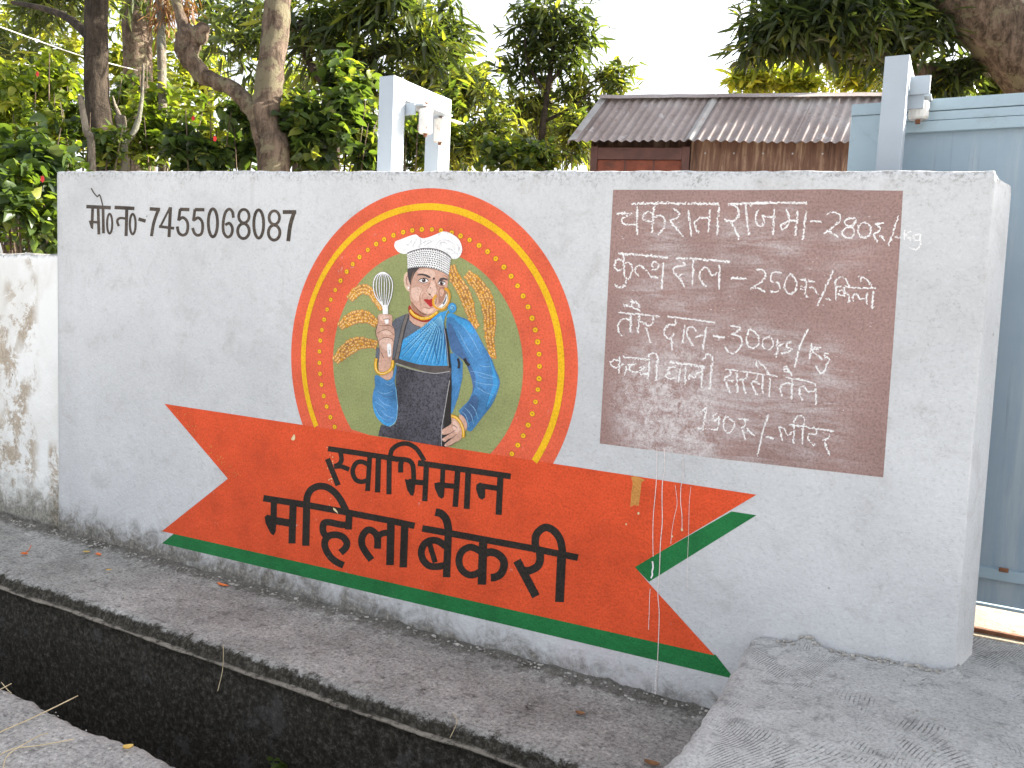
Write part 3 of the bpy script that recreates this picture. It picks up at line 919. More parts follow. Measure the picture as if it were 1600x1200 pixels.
K(J_, [(175, 725), (400, 755), (640, 790)], [(660, 780), (790, 817)], [(885, 820), (1050, 850), (1222, 892)], w=24, sm=0)
K(J_, [(30, 335), (170, 357)], [(235, 220), (350, 235), (300, 300), (250, 320), (340, 340), (375, 402), (330, 500), (260, 540), (195, 510), (178, 460)],
  [(460, 258), (420, 350), (440, 450), (500, 477), (560, 440), (567, 360), (520, 290), (460, 262)], [(720, 370), (680, 345), (630, 370), (605, 440), (650, 492), (710, 487), (735, 430), (720, 370)],
  [(785, 380), (790, 520), (760, 560), (790, 592)], [(800, 460), (852, 430)], [(962, 410), (900, 420), (895, 470), (950, 482), (920, 520), (838, 542)], [(1145, 250), (1050, 460), (985, 702)],
  [(1190, 430), (1160, 602)], [(1290, 470), (1195, 510), (1312, 602)], [(1390, 540), (1340, 545), (1340, 590), (1395, 592), (1360, 680), (1330, 760), (1280, 762), (1243, 690)],
  [(225, 735), (240, 790), (160, 828)], [(165, 830), (230, 1012)], [(200, 850), (270, 872)], [(310, 770), (320, 1002)], [(430, 770), (420, 830), (340, 850)], [(375, 860), (410, 1012)],
  [(560, 790), (530, 860), (480, 870)], [(480, 880), (540, 1027)], [(500, 870), (582, 902)], [(615, 790), (610, 1007)], [(700, 840), (690, 1057)], [(590, 660), (550, 630), (535, 690), (572, 710)], [(580, 660), (640, 710), (692, 792)],
  [(960, 850), (950, 1077)], [(950, 900), (880, 890), (820, 940), (840, 1042)], [(870, 700), (860, 740), (910, 760), (898, 712)], [(880, 690), (960, 792)],
  [(1080, 1092), (1045, 1000), (1050, 940), (1100, 930), (1150, 985), (1222, 980)], [(1230, 900), (1240, 1137)])
L_ = crop(1070, 620, 6.667)
K(L_, [(160, 160), (225, 113)], [(222, 115), (190, 342)], [(115, 325), (340, 345)], [(340, 168), (290, 205), (320, 250), (355, 200), (345, 330), (300, 347)], [(430, 200), (400, 270), (415, 350), (460, 377), (500, 340), (515, 270), (430, 203)],
  [(560, 225), (665, 242)], [(620, 240), (632, 300), (573, 332)], [(600, 340), (630, 447)], [(650, 330), (720, 407)], [(875, 180), (820, 340), (755, 622)], [(840, 415), (925, 432)],
  [(1015, 457), (1000, 380), (980, 315), (1030, 330), (1080, 402), (1112, 360)], [(1090, 293), (1320, 322), (1552, 360)], [(1140, 290), (1130, 482)], [(1140, 270), (1160, 210), (1210, 193), (1250, 260), (1230, 310), (1225, 492)],
  [(1360, 330), (1372, 390), (1300, 390), (1278, 430), (1320, 480), (1362, 502)], [(1510, 390), (1490, 430), (1438, 452)], [(1450, 460), (1510, 612)], w=25)
ck.done('chalk_lettering', board)
# loose chalk marks and the runs of white wash below the board
dr = Chalk()
q = crop(900, 720, 5)
P_DRIP = mat_paint('white_wash_run', (236, 224, 220), .1)
for pts, w in (([(632, -110), (631, 40), (626, 180), (615, 310), (604, 430), (600, 600), (603, 750)], 5), ([(690, -90), (694, 60), (676, 160), (672, 300), (674, 480), (660, 640), (652, 860), (643, 940), (640, 1060), (650, 1200), (640, 1500), (628, 1760), (606, 1975)], 6),
               ([(775, 190), (790, 330), (770, 430), (752, 530), (740, 650)], 3.4), ([(835, -30), (836, 140), (820, 200), (818, 330), (828, 430), (828, 545)], 5), ([(898, 200), (885, 330), (880, 560), (872, 760), (868, 1000)], 3)):
    dr.stroke(q(*pts), w / 5, P_DRIP, 10.2, 4)
dr.stroke(q((597, 785), (602, 830), (594, 870), (597, 890), (585, 918)), 12 / 5, P_WHITE, 11, 3)
dr.stroke(q((580, 1000), (574, 1080), (572, 1180), (566, 1320)), 4 / 5, P_DRIP, 10.4, 2)
dr.line(q, [(628, 1600), (606, 1975)], 9)
dr.oval((1019, 1116), 5, 2.2, P_WHITE, 12)
rnd = random.Random(8)
for _ in range(330):
    x, y = rnd.gauss(1045, 38), rnd.gauss(610, 48)
    if 960 < x < 1370 and 310 < y < 700: dr.fl(np.array((x, y)), np.array((1., .0)), np.array((0, 1.)), rnd.uniform(.2, .7), rnd.uniform(.4, 1.0), 0, rnd)
for _ in range(420):
    x, y = rnd.uniform(965, 1370), rnd.uniform(325, 690)
    if nz(x * .012, y * .02, 4) > .1: dr.fl(np.array((x, y)), np.array((1., .1)), np.array((-.1, 1.)), rnd.uniform(.3, 1.6), rnd.uniform(.3, .7), 0, rnd)
dr.done('chalk_run', wall)

# --- round emblem
em = Paint()
disc = [(EC[0] + ER * math.cos(math.radians(a)), EC[1] + ER * math.sin(math.radians(a))) for a in np.linspace(-47.5, 215.3, 120)]
em.wpoly(disc, P_ORANGE, 1)
emblem = em.done('round_emblem', wall)
yr = Paint(); YC = wallpt(-.6990, -.0922)
yr.ring(YC, .2222 * WALL_Y, .2318 * WALL_Y, -31.5, 210, P_YELLOW, 5, 140)
yr.done('yellow_ring', emblem)
bd2 = Paint(); DC = wallpt(-.6986, -.0915)
angs = [-35.7, -31, -26.3, -21.3, -16.3, -11.2, -6.1, -1.7] + [3.2 + 4.88 * i for i in range(7)] + [37.3, 42.2, 47.2, 52.4, 57.3, 62.1, 67.3, 72.1, 76.7, 82.2, 86.8, 92, 97, 101.8, 107.1, 112.4, 117.2, 122.4, 127.9, 132.9, 137.7, 143.1, 148.3, 153.4, 158.4, 163.4, 168.4, 173.4, 178.5, 183.8, 188.9, 194, 199.4, 204.5, 209.8, 214.8]
rnd = random.Random(3)
P_DOTRIM = mat_paint('dark_orange_rim_paint', (172, 92, 30), .1)
for a in angs:
    a = math.radians(a); R = .1942 * WALL_Y
    c = (DC[0] + R * math.cos(a), DC[1] + R * math.sin(a)); r = .0098 * rnd.uniform(.92, 1.08)
    def oc(r, sx=1.12): return [(c[0] + r * sx * math.cos(t), c[1] + r * math.sin(t)) for t in np.linspace(0, 2 * math.pi, 15)[:-1]]
    bd2.wpoly(oc(r * 1.18), P_DOTRIM, 4.6); bd2.wpoly(oc(r), P_YELLOW, 5.4); bd2.wpoly(oc(r * .28), P_GOLD_D, 6.2)
bd2.done('dot_ring', emblem)
gd = Paint(); GC = wallpt(-.6971, -.0935); GR = .1677 * WALL_Y
gd.wpoly([(GC[0] + GR * math.cos(math.radians(a)), GC[1] + GR * math.sin(math.radians(a))) for a in np.linspace(-56.5, 220.5, 110)], P_OLIVE, 3)
gd.done('olive_disc', emblem)

# --- wheat ears in the emblem
def wheat(paths, label):
    p = Paint()
    rnd = random.Random(11)
    for q, pts, w0, w1 in paths:
        c = [np.array(a) for a in spline(q(*pts), 10)]
        n = len(c)
        wid = lambda i: (w0 + (w1 - w0) * i / (n - 1)) / q.s * 1.18 * (.55 + .45 * math.sin(math.pi * min(1, (i + 2) / n * 1.05)))
        p.stroke(c, [wid(i) * .92 for i in range(n)], P_GOLD_D, 4)
        for i in range(0, n):
            a = c[min(i + 1, n - 1)] - c[max(i - 1, 0)]
            t = a / (np.hypot(*a) or 1); nn = np.array([-t[1], t[0]])
            k = max(3, int(wid(i) / 4.4))
            for j in range(k):
                off = ((j + .5) / k - .5) * wid(i) * 1.0 + rnd.gauss(0, .5)
                pos = c[i] + nn * off + t * rnd.gauss(0, 1.4)
                rot = math.pi / 2 + rnd.gauss(0, .45)
                L = 5 + (Paint.cnt * .618) % 1.3; Paint.cnt += 1
                p.oval(pos, 2.9, 2.2, P_GOLD_D if rnd.random() < .18 else P_SKIN_D, L, rot, 8)
                p.oval(pos - np.array((.2, .4)), 2.3, 1.65, P_GOLD, L + 1.4, rot, 8)
                if rnd.random() < .75: p.oval(pos + np.array((-.3, -.5)), .95, .7, P_GOLD_L, L + 2.8, rot, 6)
    p.done('wheat_ear', emblem, label)
W2, W6 = crop(510, 400, 6), crop(680, 400, 6.667)
wheat([(W2, [(222, 405), (270, 345), (340, 310), (410, 335), (460, 410), (512, 490)], 100, 50)], 'golden wheat ear behind the whisk')
wheat([(W2, [(130, 665), (200, 605), (290, 570), (380, 575), (475, 640)], 95, 125)], 'middle golden wheat ear by the fist')
wheat([(W2, [(85, 985), (150, 915), (230, 850), (320, 815), (465, 830)], 100, 130)], 'lowest golden wheat ear')
wheat([(W6, [(165, 110), (215, 240), (290, 360), (345, 500), (375, 610), (425, 735)], 120, 105)], 'golden wheat ear beside the face')
wheat([(W6, [(330, 190), (420, 270), (510, 400), (560, 560), (570, 740), (570, 880), (605, 1055)], 140, 110)], 'outermost golden wheat ear')

# --- the painted cook
F1, F2, F3, F5, F6 = crop(600, 350, 7.5), crop(510, 400, 6), crop(560, 560, 6.667), crop(600, 470, 8.571), crop(680, 400, 6.667)
def part(name): 
    p = Paint(); p.name = name
    return p
# blouse and sleeves
s = part('blue_blouse')
s.poly(F5((330, 165), (250, 195), (150, 240), (110, 290), (100, 420), (60, 560), (60, 700), (110, 800), (200, 800), (240, 560), (400, 430), (500, 350), (400, 320), (345, 260)), P_GREYB, 8)
s.poly(F2((470, 850), (505, 870), (505, 960), (478, 1010), (458, 960)), P_GREYB, 8)
arm = [(700, 493), (707, 491), (719, 495), (731, 500), (740, 511), (747.5, 524.5), (758, 544), (768.5, 562), (773, 575), (780, 591.5), (780.5, 602), (774.5, 620), (767, 635), (755, 650), (741.5, 668), (735.5, 674), (729.5, 671), (726.5, 657.5), (717.5, 644), (719, 639.5), (732, 626), (737, 615.5), (742, 603.5), (738.5, 591.5), (732.5, 579.5), (726.5, 566), (718, 557), (706, 549), (701, 530), (697, 508)]
s.poly(arm, P_SLEEVE, 9, 3)
s.poly([(703.5, 552), (711, 552), (723, 566), (722.5, 590), (716, 620), (707, 645), (704, 647), (703, 600)], P_SLEEVE, 8)
s.poly([(700, 505), (707, 510), (716, 530), (728, 556), (742, 585), (742, 605), (737, 617), (739, 603), (733, 580), (724, 563), (707, 549), (702, 530)], P_SLEEVE_D, 10.5, 2)
s.poly([(732, 628), (741, 616), (748, 625), (744, 645), (735, 660), (728, 655), (720, 644)], P_SLEEVE_D, 10.5, 2)
s.poly([(709, 497), (722, 498), (734, 506), (741, 520), (733, 519), (720, 508)], P_SARI, 11, 3)
s.poly([(765, 560), (771, 575), (777, 592), (777, 605), (769, 622), (760, 637), (766, 615), (771, 600), (768, 582)], P_SARI, 11, 3)
for a in ([(735, 580), (752, 583), (775, 590)], [(740, 596), (756, 600), (776, 602)], [(745, 605), (758, 613), (772, 618)], [(748, 570), (758, 573), (768, 572)], [(720, 642), (728, 650), (733, 668)], [(725, 636), (736, 648), (740, 664)], [(733, 630), (742, 640), (747, 656)], [(715, 515), (728, 540), (740, 560)], [(722, 507), (738, 530), (750, 553)], [(745, 585), (757, 590), (770, 592)]):
    s.stroke(a, 1.0, P_SLEEVE_L, 12, 4, True)
for a in ([(704, 500), (712, 525), (728, 552), (738, 580)], [(738, 600), (752, 606), (762, 616)], [(727, 652), (738, 645), (752, 640)], [(756, 545), (765, 565), (770, 585)]):
    s.stroke(a, .9, P_SLEEVE_D, 12.5, 4, True)
lower = F3((172, 178), (240, 198), (300, 232), (352, 200), (382, 90), (398, 60), (397, 130), (376, 235), (392, 320), (402, 400), (411, 480), (402, 615), (370, 680), (320, 710), (270, 692), (220, 650), (168, 565), (146, 450), (155, 350), (174, 290))
s.poly(lower, P_SLEEVE, 12, 3)
s.poly(F3((152, 420), (175, 520), (235, 620), (300, 680), (360, 660), (320, 700), (270, 690), (215, 645), (165, 560)), P_SARI, 13, 2)
for a in (((190, 330), (260, 370), (360, 340)), ((170, 450), (250, 500), (300, 560)), ((200, 400), (260, 470), (340, 500)), ((230, 540), (300, 600), (380, 620)), ((280, 260), (330, 280), (372, 250)), ((165, 500), (220, 600), (290, 640))):
    s.stroke(F3(*a), .95, P_SLEEVE_L, 13.5, 4, True)
s.stroke(F3((388, 300), (400, 400), (408, 500), (398, 620), (365, 682), (320, 708)), .9, P_SARI_L, 13.8, 3)
s.stroke(F3((200, 350), (290, 400), (385, 380)), 1.2, P_SLEEVE_D, 13.6, 3, True)
s.stroke(F3((1035, 0), (1050, 60), (1042, 105)), 3.6, P_APRON_D, 13, 2)
s.stroke(F3((1105, 0), (1125, 45), (1155, 75)), 4.5, P_APRON_D, 11, 2)
s.done('blue_blouse', emblem)
# neck and face
s = part('face')
s.poly(F1((325, 905), (305, 960), (288, 1040), (300, 1100), (380, 1150), (470, 1170), (560, 1150), (620, 1060), (640, 1000), (500, 900)), P_SKIN, 9)
s.poly(F5((335, 215), (400, 270), (500, 295), (570, 280), (520, 345), (490, 358), (440, 340), (390, 312), (345, 255)), P_SKIN, 9)
s.stroke(F5((345, 262), (400, 318), (490, 354)), .9, P_SKIN_DD, 9.8, 3)
s.poly(F1((275, 560), (245, 590), (234, 650), (243, 720), (272, 775), (298, 785), (312, 700), (300, 600)), P_SKIN_L, 9, 3)
s.stroke(F1((285, 560), (246, 588), (234, 650), (244, 722), (275, 778)), 1.0, P_GOLD_L, 9.6, 3)
s.stroke(F1((275, 605), (262, 650), (272, 720)), 1.5, P_SKIN_D, 10, 3)
face = F1((365, 530), (430, 505), (520, 508), (620, 530), (700, 570), (752, 605), (752, 680), (738, 760), (728, 850), (680, 930), (620, 1010), (560, 1055), (500, 1070), (440, 1050), (370, 990), (328, 930), (303, 860), (298, 760), (313, 700), (335, 640), (345, 580))
s.poly(face, P_SKIN, 11, 3)
s.poly(F1((322, 905), (370, 965), (440, 1030), (500, 1060), (470, 1078), (400, 1055), (345, 1005), (318, 955)), P_SKIN_D, 12.4, 2)
s.poly(F1((400, 545), (480, 528), (570, 545), (600, 590), (560, 640), (480, 590), (400, 575)), P_SKIN_L, 12, 4)
s.poly(F1((320, 760), (400, 740), (455, 780), (430, 850), (400, 900), (345, 880), (318, 820)), P_SKIN_L, 12, 4)
s.poly(F1((470, 985), (540, 985), (590, 1000), (550, 1040), (500, 1050), (450, 1020)), P_SKIN_L, 12, 4)
s.poly(F1((640, 760), (700, 735), (730, 760), (722, 840), (690, 900), (650, 930), (640, 850)), P_SKIN_D, 12.2, 4)
s.poly(F1((655, 770), (690, 760), (705, 800), (680, 850), (655, 830)), P_SKIN, 12.7, 4)
# nose
s.poly(F1((555, 670), (590, 690), (615, 760), (622, 800), (605, 850), (572, 868), (530, 845), (495, 800), (515, 755), (540, 720)), P_SKIN_L, 12.6, 4)
s.poly(F1((560, 735), (585, 740), (612, 780), (605, 825), (580, 835), (560, 790)), P_SKIN_L, 12.9, 4)
for a, w, m in (([(495, 765), (505, 800), (530, 830), (555, 850), (575, 866), (598, 852), (612, 820), (618, 775)], 1.1, P_SKIN_D), ([(600, 665), (618, 720), (622, 780)], 1.4, P_SKIN_D), ([(545, 665), (525, 720), (505, 765)], 1.2, P_SKIN_D), ([(520, 815), (538, 825), (545, 838)], 1.9, P_DARK), ([(585, 855), (600, 845), (608, 832)], 1.6, P_DARK),
                ([(455, 770), (425, 830), (418, 880), (432, 940)], 1.1, P_SKIN_D), ([(620, 870), (612, 910), (600, 950)], 1.2, P_SKIN_D), ([(345, 560), (325, 640), (315, 720), (308, 800)], 1.0, P_SKIN_D), ([(470, 975), (530, 990), (590, 965)], 1.3, P_SKIN_D), ([(330, 925), (375, 985), (440, 1045), (500, 1068), (560, 1052)], .9, P_SKIN_DD), ([(700, 600), (735, 620), (748, 670)], 1.6, P_SKIN_D), ([(440, 705), (480, 722), (520, 700)], 1.0, P_SKIN_D), ([(625, 715), (660, 745), (710, 735)], 1.5, P_SKIN_D), ([(610, 800), (640, 880), (640, 940)], 1.0, P_SKIN_D)):
    s.stroke(F1(*a), w, m, 13.6, 4, True)
# eyes, brows, bindi, lips
s.poly(F1((385, 602), (400, 588), (440, 580), (500, 592), (548, 622), (530, 634), (480, 610), (430, 600)), P_HAIR, 13.8, 2)
s.poly(F1((642, 660), (662, 635), (695, 627), (740, 643), (753, 668), (705, 652), (660, 668)), P_HAIR, 13.8, 2)
s.poly(F1((408, 662), (430, 645), (465, 636), (495, 645), (520, 664), (490, 684), (450, 688)), P_WHITE, 13.8, 2)
s.oval(F1((466, 661))[0], 24 / 7.5, 23 / 7.5, P_SKIN_DD, 14.6); s.oval(F1((466, 661))[0], 14 / 7.5, 14 / 7.5, P_DARK, 15.4); s.oval(F1((459, 653))[0], 5 / 7.5, 5 / 7.5, P_WHITE, 16, n=8)
s.stroke(F1((402, 664), (430, 643), (465, 634), (498, 642), (522, 666)), 1.25, P_DARK, 15.2, 3)
s.stroke(F1((415, 672), (455, 692), (500, 684)), .8, P_SKIN_DD, 15.2, 3)
s.poly(F1((634, 690), (655, 674), (690, 670), (712, 684), (718, 702), (690, 720), (655, 715)), P_WHITE, 13.8, 2)
s.oval(F1((676, 695))[0], 23 / 7.5, 23 / 7.5, P_SKIN_DD, 14.6); s.oval(F1((676, 695))[0], 14 / 7.5, 14 / 7.5, P_DARK, 15.4); s.oval(F1((685, 688))[0], 5 / 7.5, 5 / 7.5, P_WHITE, 16, n=8)
s.stroke(F1((630, 688), (655, 671), (690, 667), (716, 685)), 1.25, P_DARK, 15.2, 3)
s.stroke(F1((640, 702), (665, 720), (705, 716)), .8, P_SKIN_DD, 15.2, 3)
s.oval(F1((585, 640))[0], 11 / 7.5, 14 / 7.5, P_DARK, 14.2); s.oval(F1((546, 748))[0], 7 / 7.5, 7 / 7.5, P_SKIN_DD, 14.2, n=8)
s.poly(F1((464, 886), (500, 879), (535, 886), (562, 874), (592, 895), (598, 915), (575, 955), (545, 972), (515, 945), (485, 912)), P_LIP, 14, 2)
s.stroke(F1((470, 889), (525, 905), (592, 905)), .9, P_RED, 15, 3, True)
s.done('face', emblem)
s = part('hair')
s.poly(F1((285, 520), (350, 508), (425, 500), (395, 535), (362, 575), (345, 610), (330, 650), (312, 720), (300, 690), (282, 630), (274, 560)), P_HAIR, 13, 2)
s.done('hair', emblem)
# nose ring and ear stud
s = part('gold_ring')
s.poly(F1((638, 975), (690, 925), (728, 820), (746, 860), (735, 915), (700, 960), (660, 985)), P_WHITE, 15, 2)
s.poly(F1((690, 930), (712, 885), (728, 840), (730, 880), (712, 925), (695, 945)), P_GREYB, 15.8, 2)
s.stroke(F1((612, 835), (585, 880), (580, 930), (600, 968), (645, 992), (695, 990), (738, 945), (762, 880), (762, 815), (740, 770), (708, 755)), 4.4, P_GOLD, 17, 4)
s.stroke(F1((606, 850), (590, 900), (604, 955), (650, 985), (700, 978), (745, 920), (758, 850), (745, 790)), 1.2, P_GOLD_L, 18.4, 3, True)
s.oval(F1((286, 748))[0], 12 / 7.5, 12 / 7.5, P_WHITE, 14)
s.done('gold_ring', emblem)
# necklace
s = part('bead_necklace')
s.poly(F1((285, 970), (303, 955), (330, 1000), (390, 1050), (450, 1078), (500, 1083), (560, 1062), (620, 1015), (636, 1040), (590, 1100), (520, 1145), (450, 1148), (380, 1122), (318, 1082), (288, 1030)), P_RED, 13, 2)
bp = spline(F1((312, 1020), (345, 1060), (395, 1090), (450, 1108), (510, 1102), (560, 1080), (618, 1038)), 3)
for i, c in enumerate(bp):
    s.oval(c, 2.7, 3.1, P_GOLD_D, 14 + .1 * i, n=9); s.oval(c, 2.1, 2.5, P_YELLOW, 16.2 + .1 * i, n=9); s.oval((c[0] - .4, c[1] - .7), .8, .9, P_GOLD_L, 18.4, n=6)
s.done('bead_necklace', emblem)
# chef's hat
s = part('chef_hat')
s.poly(F1((120, 245), (135, 205), (180, 185), (240, 163), (300, 140), (375, 122), (410, 150), (455, 168), (520, 155), (600, 125), (690, 88), (760, 100), (840, 145), (890, 200), (915, 280), (912, 330), (880, 390), (830, 412), (790, 402), (760, 365), (690, 318), (600, 292), (500, 285), (400, 298), (310, 328), (270, 347), (220, 350), (165, 325), (130, 285)), P_WHITE, 12, 2)
for a in ([(405, 270), (440, 230), (500, 200), (560, 185)], [(340, 280), (345, 240), (365, 210)], [(470, 255), (520, 225), (590, 190)], [(610, 250), (640, 205), (690, 180)], [(720, 190), (770, 200), (815, 235)], [(730, 290), (790, 300), (830, 330)], [(790, 350), (830, 340), (865, 350)], [(640, 230), (700, 215), (740, 240)], [(850, 230), (880, 280), (870, 330)], [(240, 250), (290, 235), (330, 190)], [(420, 165), (430, 200), (420, 240)]):
    s.stroke(F1(*a), 1.0, P_HATFOLD, 13.4, 4, True)
band_t = [np.array(p) for p in spline(F1((270, 342), (330, 317), (430, 291), (520, 286), (620, 300), (700, 331), (760, 371), (786, 396)), 8)]
band_b = [np.array(p) for p in spline(F1((277, 527), (340, 514), (420, 507), (500, 511), (610, 531), (700, 571), (735, 592), (757, 606)), 8)]
s.poly([tuple(p) for p in band_t] + [tuple(p) for p in band_b[::-1]], P_WHITE, 14)
nb = len(band_t) - 1
def bandpt(u, v):
    i = min(int(u * nb), nb - 1); f = u * nb - i
    a = band_t[i] * (1 - f) + band_t[i + 1] * f; b = band_b[i] * (1 - f) + band_b[i + 1] * f
    return tuple(a * (1 - v) + b * v)
NX, NY = 25, 9
for i in range(NX):
    for j in range(NY):
        u0, v0 = (i + .18) / NX, (j + .2) / NY
        sk = .012 * (j % 2)
        s.poly([bandpt(min(1, u0 + sk), v0), bandpt(min(1, u0 + .60 / NX + sk), v0 + .02), bandpt(min(1, u0 + .66 / NX + sk), v0 + .58 / NY), bandpt(min(1, u0 + .1 / NX + sk), v0 + .54 / NY)], P_DARK, 15)
s.stroke([tuple(p) for p in band_t], 1.2, P_DARK, 15.4); s.stroke([tuple(p) for p in band_b], .8, P_DARK, 15.4)
s.done('chef_hat', emblem)
# sari drape
s = part('blue_sari')
s.poly(F5((740, 160), (650, 235), (540, 335), (400, 425), (255, 520), (230, 600), (195, 775), (330, 818), (470, 853), (640, 868), (852, 872), (840, 760), (818, 560), (800, 400), (800, 300), (820, 200), (862, 120), (800, 145)), P_SARI, 15)
s.poly(F5((860, 170), (900, 165), (960, 190), (1010, 250), (960, 240), (890, 215), (835, 225)), P_SARI, 14, 2)
s.oval(F5((912, 95))[0], 58 / 8.571, 68 / 8.571, P_SARI, 16, n=20); s.oval(F5((915, 90))[0], 30 / 8.571, 36 / 8.571, P_SARI_L, 17)
s.stroke(F5((895, 70), (930, 80), (930, 110), (900, 115)), .9, P_SARI_D, 18, 3)
base = [(215, 690), (240, 750), (330, 800), (420, 830), (500, 845), (560, 852), (620, 858), (680, 850), (735, 830), (790, 850)]
for i, b in enumerate(base):
    mid = (.5 * (b[0] + 760) - 18 + i * 6, .5 * (b[1] + 190))
    s.stroke(F5((770, 185), mid, b), 1.0, P_SARI_D, 16.4, 5, True)
    s.stroke(F5((765, 190), (mid[0] + 16, mid[1] + 6), (b[0] + 22, b[1] - 8)), 1.1, P_SARI_L, 17.6, 5, True)
rnd = random.Random(2)
for i in range(8):
    for k in range(14):
        f = .22 + .72 * k / 14
        a = (740 - (740 - (250 + 40 * i)) * f, 190 + (560 + 36 * i - 190) * f)
        c = F5((a[0] + rnd.gauss(0, 4), a[1] + rnd.gauss(0, 4)))[0]
        s.oval(c, 1.05, .7, P_SARI_L, 18.2 + .1 * (k % 5), -.7, 7)
s.stroke(F5((800, 300), (812, 420), (830, 600), (848, 760)), 1.0, P_SARI_D, 18.8, 3); s.stroke(F5((820, 205), (850, 130), (880, 110)), .9, P_SARI_L, 18.8, 3)
s.stroke(F5((680, 560), (690, 700), (720, 800), (735, 840), (700, 850)), .9, P_SARI_D, 18.9, 3)
s.stroke(F5((740, 330), (770, 430), (775, 510), (755, 525)), .8, P_SARI_D, 18.9, 3)
s.done('blue_sari', emblem)
# apron
s = part('apron')
s.stroke(F5((312, 175), (265, 330), (240, 440), (205, 600), (165, 780)), 5.2, P_STRAP, 17.5, 3)
s.stroke(F5((288, 180), (240, 330), (215, 440), (180, 600), (145, 770)), .8, P_APRON_D, 18.5, 3); s.stroke(F5((336, 190), (290, 330), (262, 440), (232, 600), (195, 780)), .8, P_APRON_D, 18.5, 3)
s.stroke(F5((818, 370), (845, 520), (862, 700), (885, 900)), 3.9, P_APRON_D, 17.5, 3)
s.stroke(F5((806, 372), (830, 520), (848, 700), (862, 870)), .8, P_GREYLINE, 18.6, 3)
s.poly(F3((390, 70), (520, 110), (700, 148), (820, 158), (965, 138), (972, 300), (962, 560), (966, 680), (880, 740), (868, 918), (206, 806), (235, 690), (330, 712), (384, 680), (402, 620), (412, 500), (402, 400), (388, 250), (397, 110)), P_APRON, 14.6)
s.poly(F3((940, 250), (967, 150), (972, 300), (962, 560), (966, 680), (885, 742), (895, 620), (915, 450)), P_APRON_D, 16, 0)
s.poly(F3((878, 745), (955, 690), (985, 640), (960, 900), (905, 925), (866, 915)), P_APRON_D, 14)
s.poly(F5((105, 765), (190, 778), (330, 818), (470, 853), (640, 868), (852, 873), (900, 888), (906, 950), (800, 968), (700, 972), (560, 950), (400, 905), (260, 860), (150, 832)), P_APRON_B, 17, 0)
s.stroke(F5((160, 835), (280, 880), (420, 930), (580, 960), (700, 972), (880, 944)), 1.1, P_GREYLINE, 19, 4)
s.stroke(F3((950, 230), (930, 350), (905, 500), (885, 620), (866, 740), (866, 915)), 1.05, P_GREYLINE, 19, 3)
s.done('apron', emblem)
# hand on the hip
s = part('hip_hand')
s.poly(F3((1050, 590), (1100, 610), (1132, 680), (1128, 735), (1096, 760), (1060, 700)), P_SKIN, 17, 2)
s.poly(F3((965, 585), (1000, 598), (1050, 640), (1085, 710), (1088, 790), (1060, 850), (995, 880), (945, 918), (908, 920), (898, 900), (915, 880), (958, 848), (975, 826), (930, 845), (900, 870), (876, 856), (872, 838), (930, 800), (968, 775), (920, 790), (880, 797), (864, 775), (870, 745), (935, 705), (972, 670)), P_SKIN, 18, 2)
s.poly(F3((985, 650), (1030, 680), (1055, 740), (1030, 770), (990, 740)), P_SKIN_L, 19, 3)
for a in (((885, 797), (935, 790), (985, 765), (1010, 745)), ((900, 872), (950, 850), (1000, 810), (1025, 790)), ((960, 690), (1000, 700), (1030, 730)), ((910, 918), (960, 905), (1020, 870))): s.stroke(F3(*a), .95, P_SKIN_DD, 19.6, 3, True)
for c in ((878, 772), (885, 845), (908, 908)): s.oval(F3(c)[0], 1.8, 1.4, P_SKIN_L, 19.8, n=8)
s.done('hip_hand', emblem)
# fist with whisk
s = part('whisk_hand')
s.poly(F2((482, 562), (510, 542), (560, 545), (606, 552), (620, 590), (614, 648), (634, 680), (640, 745), (632, 800), (626, 850), (616, 960), (622, 1040), (620, 1130), (580, 1160), (540, 1150), (500, 1115), (488, 1020), (502, 900), (482, 800), (460, 720), (470, 670), (486, 620)), P_SKIN, 16, 2)
s.poly(F2((500, 780), (560, 765), (610, 780), (622, 830), (600, 900), (550, 880), (515, 850)), P_SKIN_L, 17, 3); s.poly(F2((500, 700), (560, 690), (610, 710), (600, 740), (540, 735)), P_SKIN_L, 17, 3); s.poly(F2((505, 560), (560, 555), (590, 575), (550, 600), (510, 605)), P_SKIN_L, 17, 3)
for a in (((486, 650), (540, 655), (590, 650), (632, 682)), ((468, 730), (520, 700), (580, 695), (636, 745)), ((488, 800), (540, 765), (600, 770), (632, 800)), ((530, 600), (560, 590), (600, 600)), ((505, 890), (530, 940), (540, 960)), ((480, 565), (485, 620), (470, 670), (462, 725), (485, 800), (502, 890))): s.stroke(F2(*a), 1.0, P_SKIN_DD, 18, 4, True)
s.done('whisk_hand', emblem)
s = part('wire_whisk')
s.poly(F2((524, 460), (576, 460), (578, 545), (530, 545)), P_WHITE, 18); s.poly(F2((545, 598), (582, 592), (582, 634), (550, 634)), P_WHITE, 19); s.poly(F2((570, 832), (602, 826), (608, 930), (594, 945), (576, 935)), P_WHITE, 19, 2)
s.stroke(F2((588, 880), (590, 915)), .6, P_HAIR, 20)
for k, w in ((1.0, 9), (.70, 7), (.40, 7), (.15, 6)):
    c = 530
    l = [(548, 510), (c - (c - 512) * k - 0, 450), (c - 72 * k, 370), (c - 90 * k, 275), (c - 66 * k, 190), (c, 152 + 10 * (1 - k)), (c + 62 * k, 190), (c + 90 * k, 265), (c + 78 * k, 370), (c + 48 * k + 5, 445), (558, 510)]
    s.stroke(F2(*l), (w + 4) / 6, P_HAIR, 16.4, 4); s.stroke(F2(*l), w / 6, P_WHITE, 18, 4)
s.done('wire_whisk', emblem)
s = part('gold_bangle')
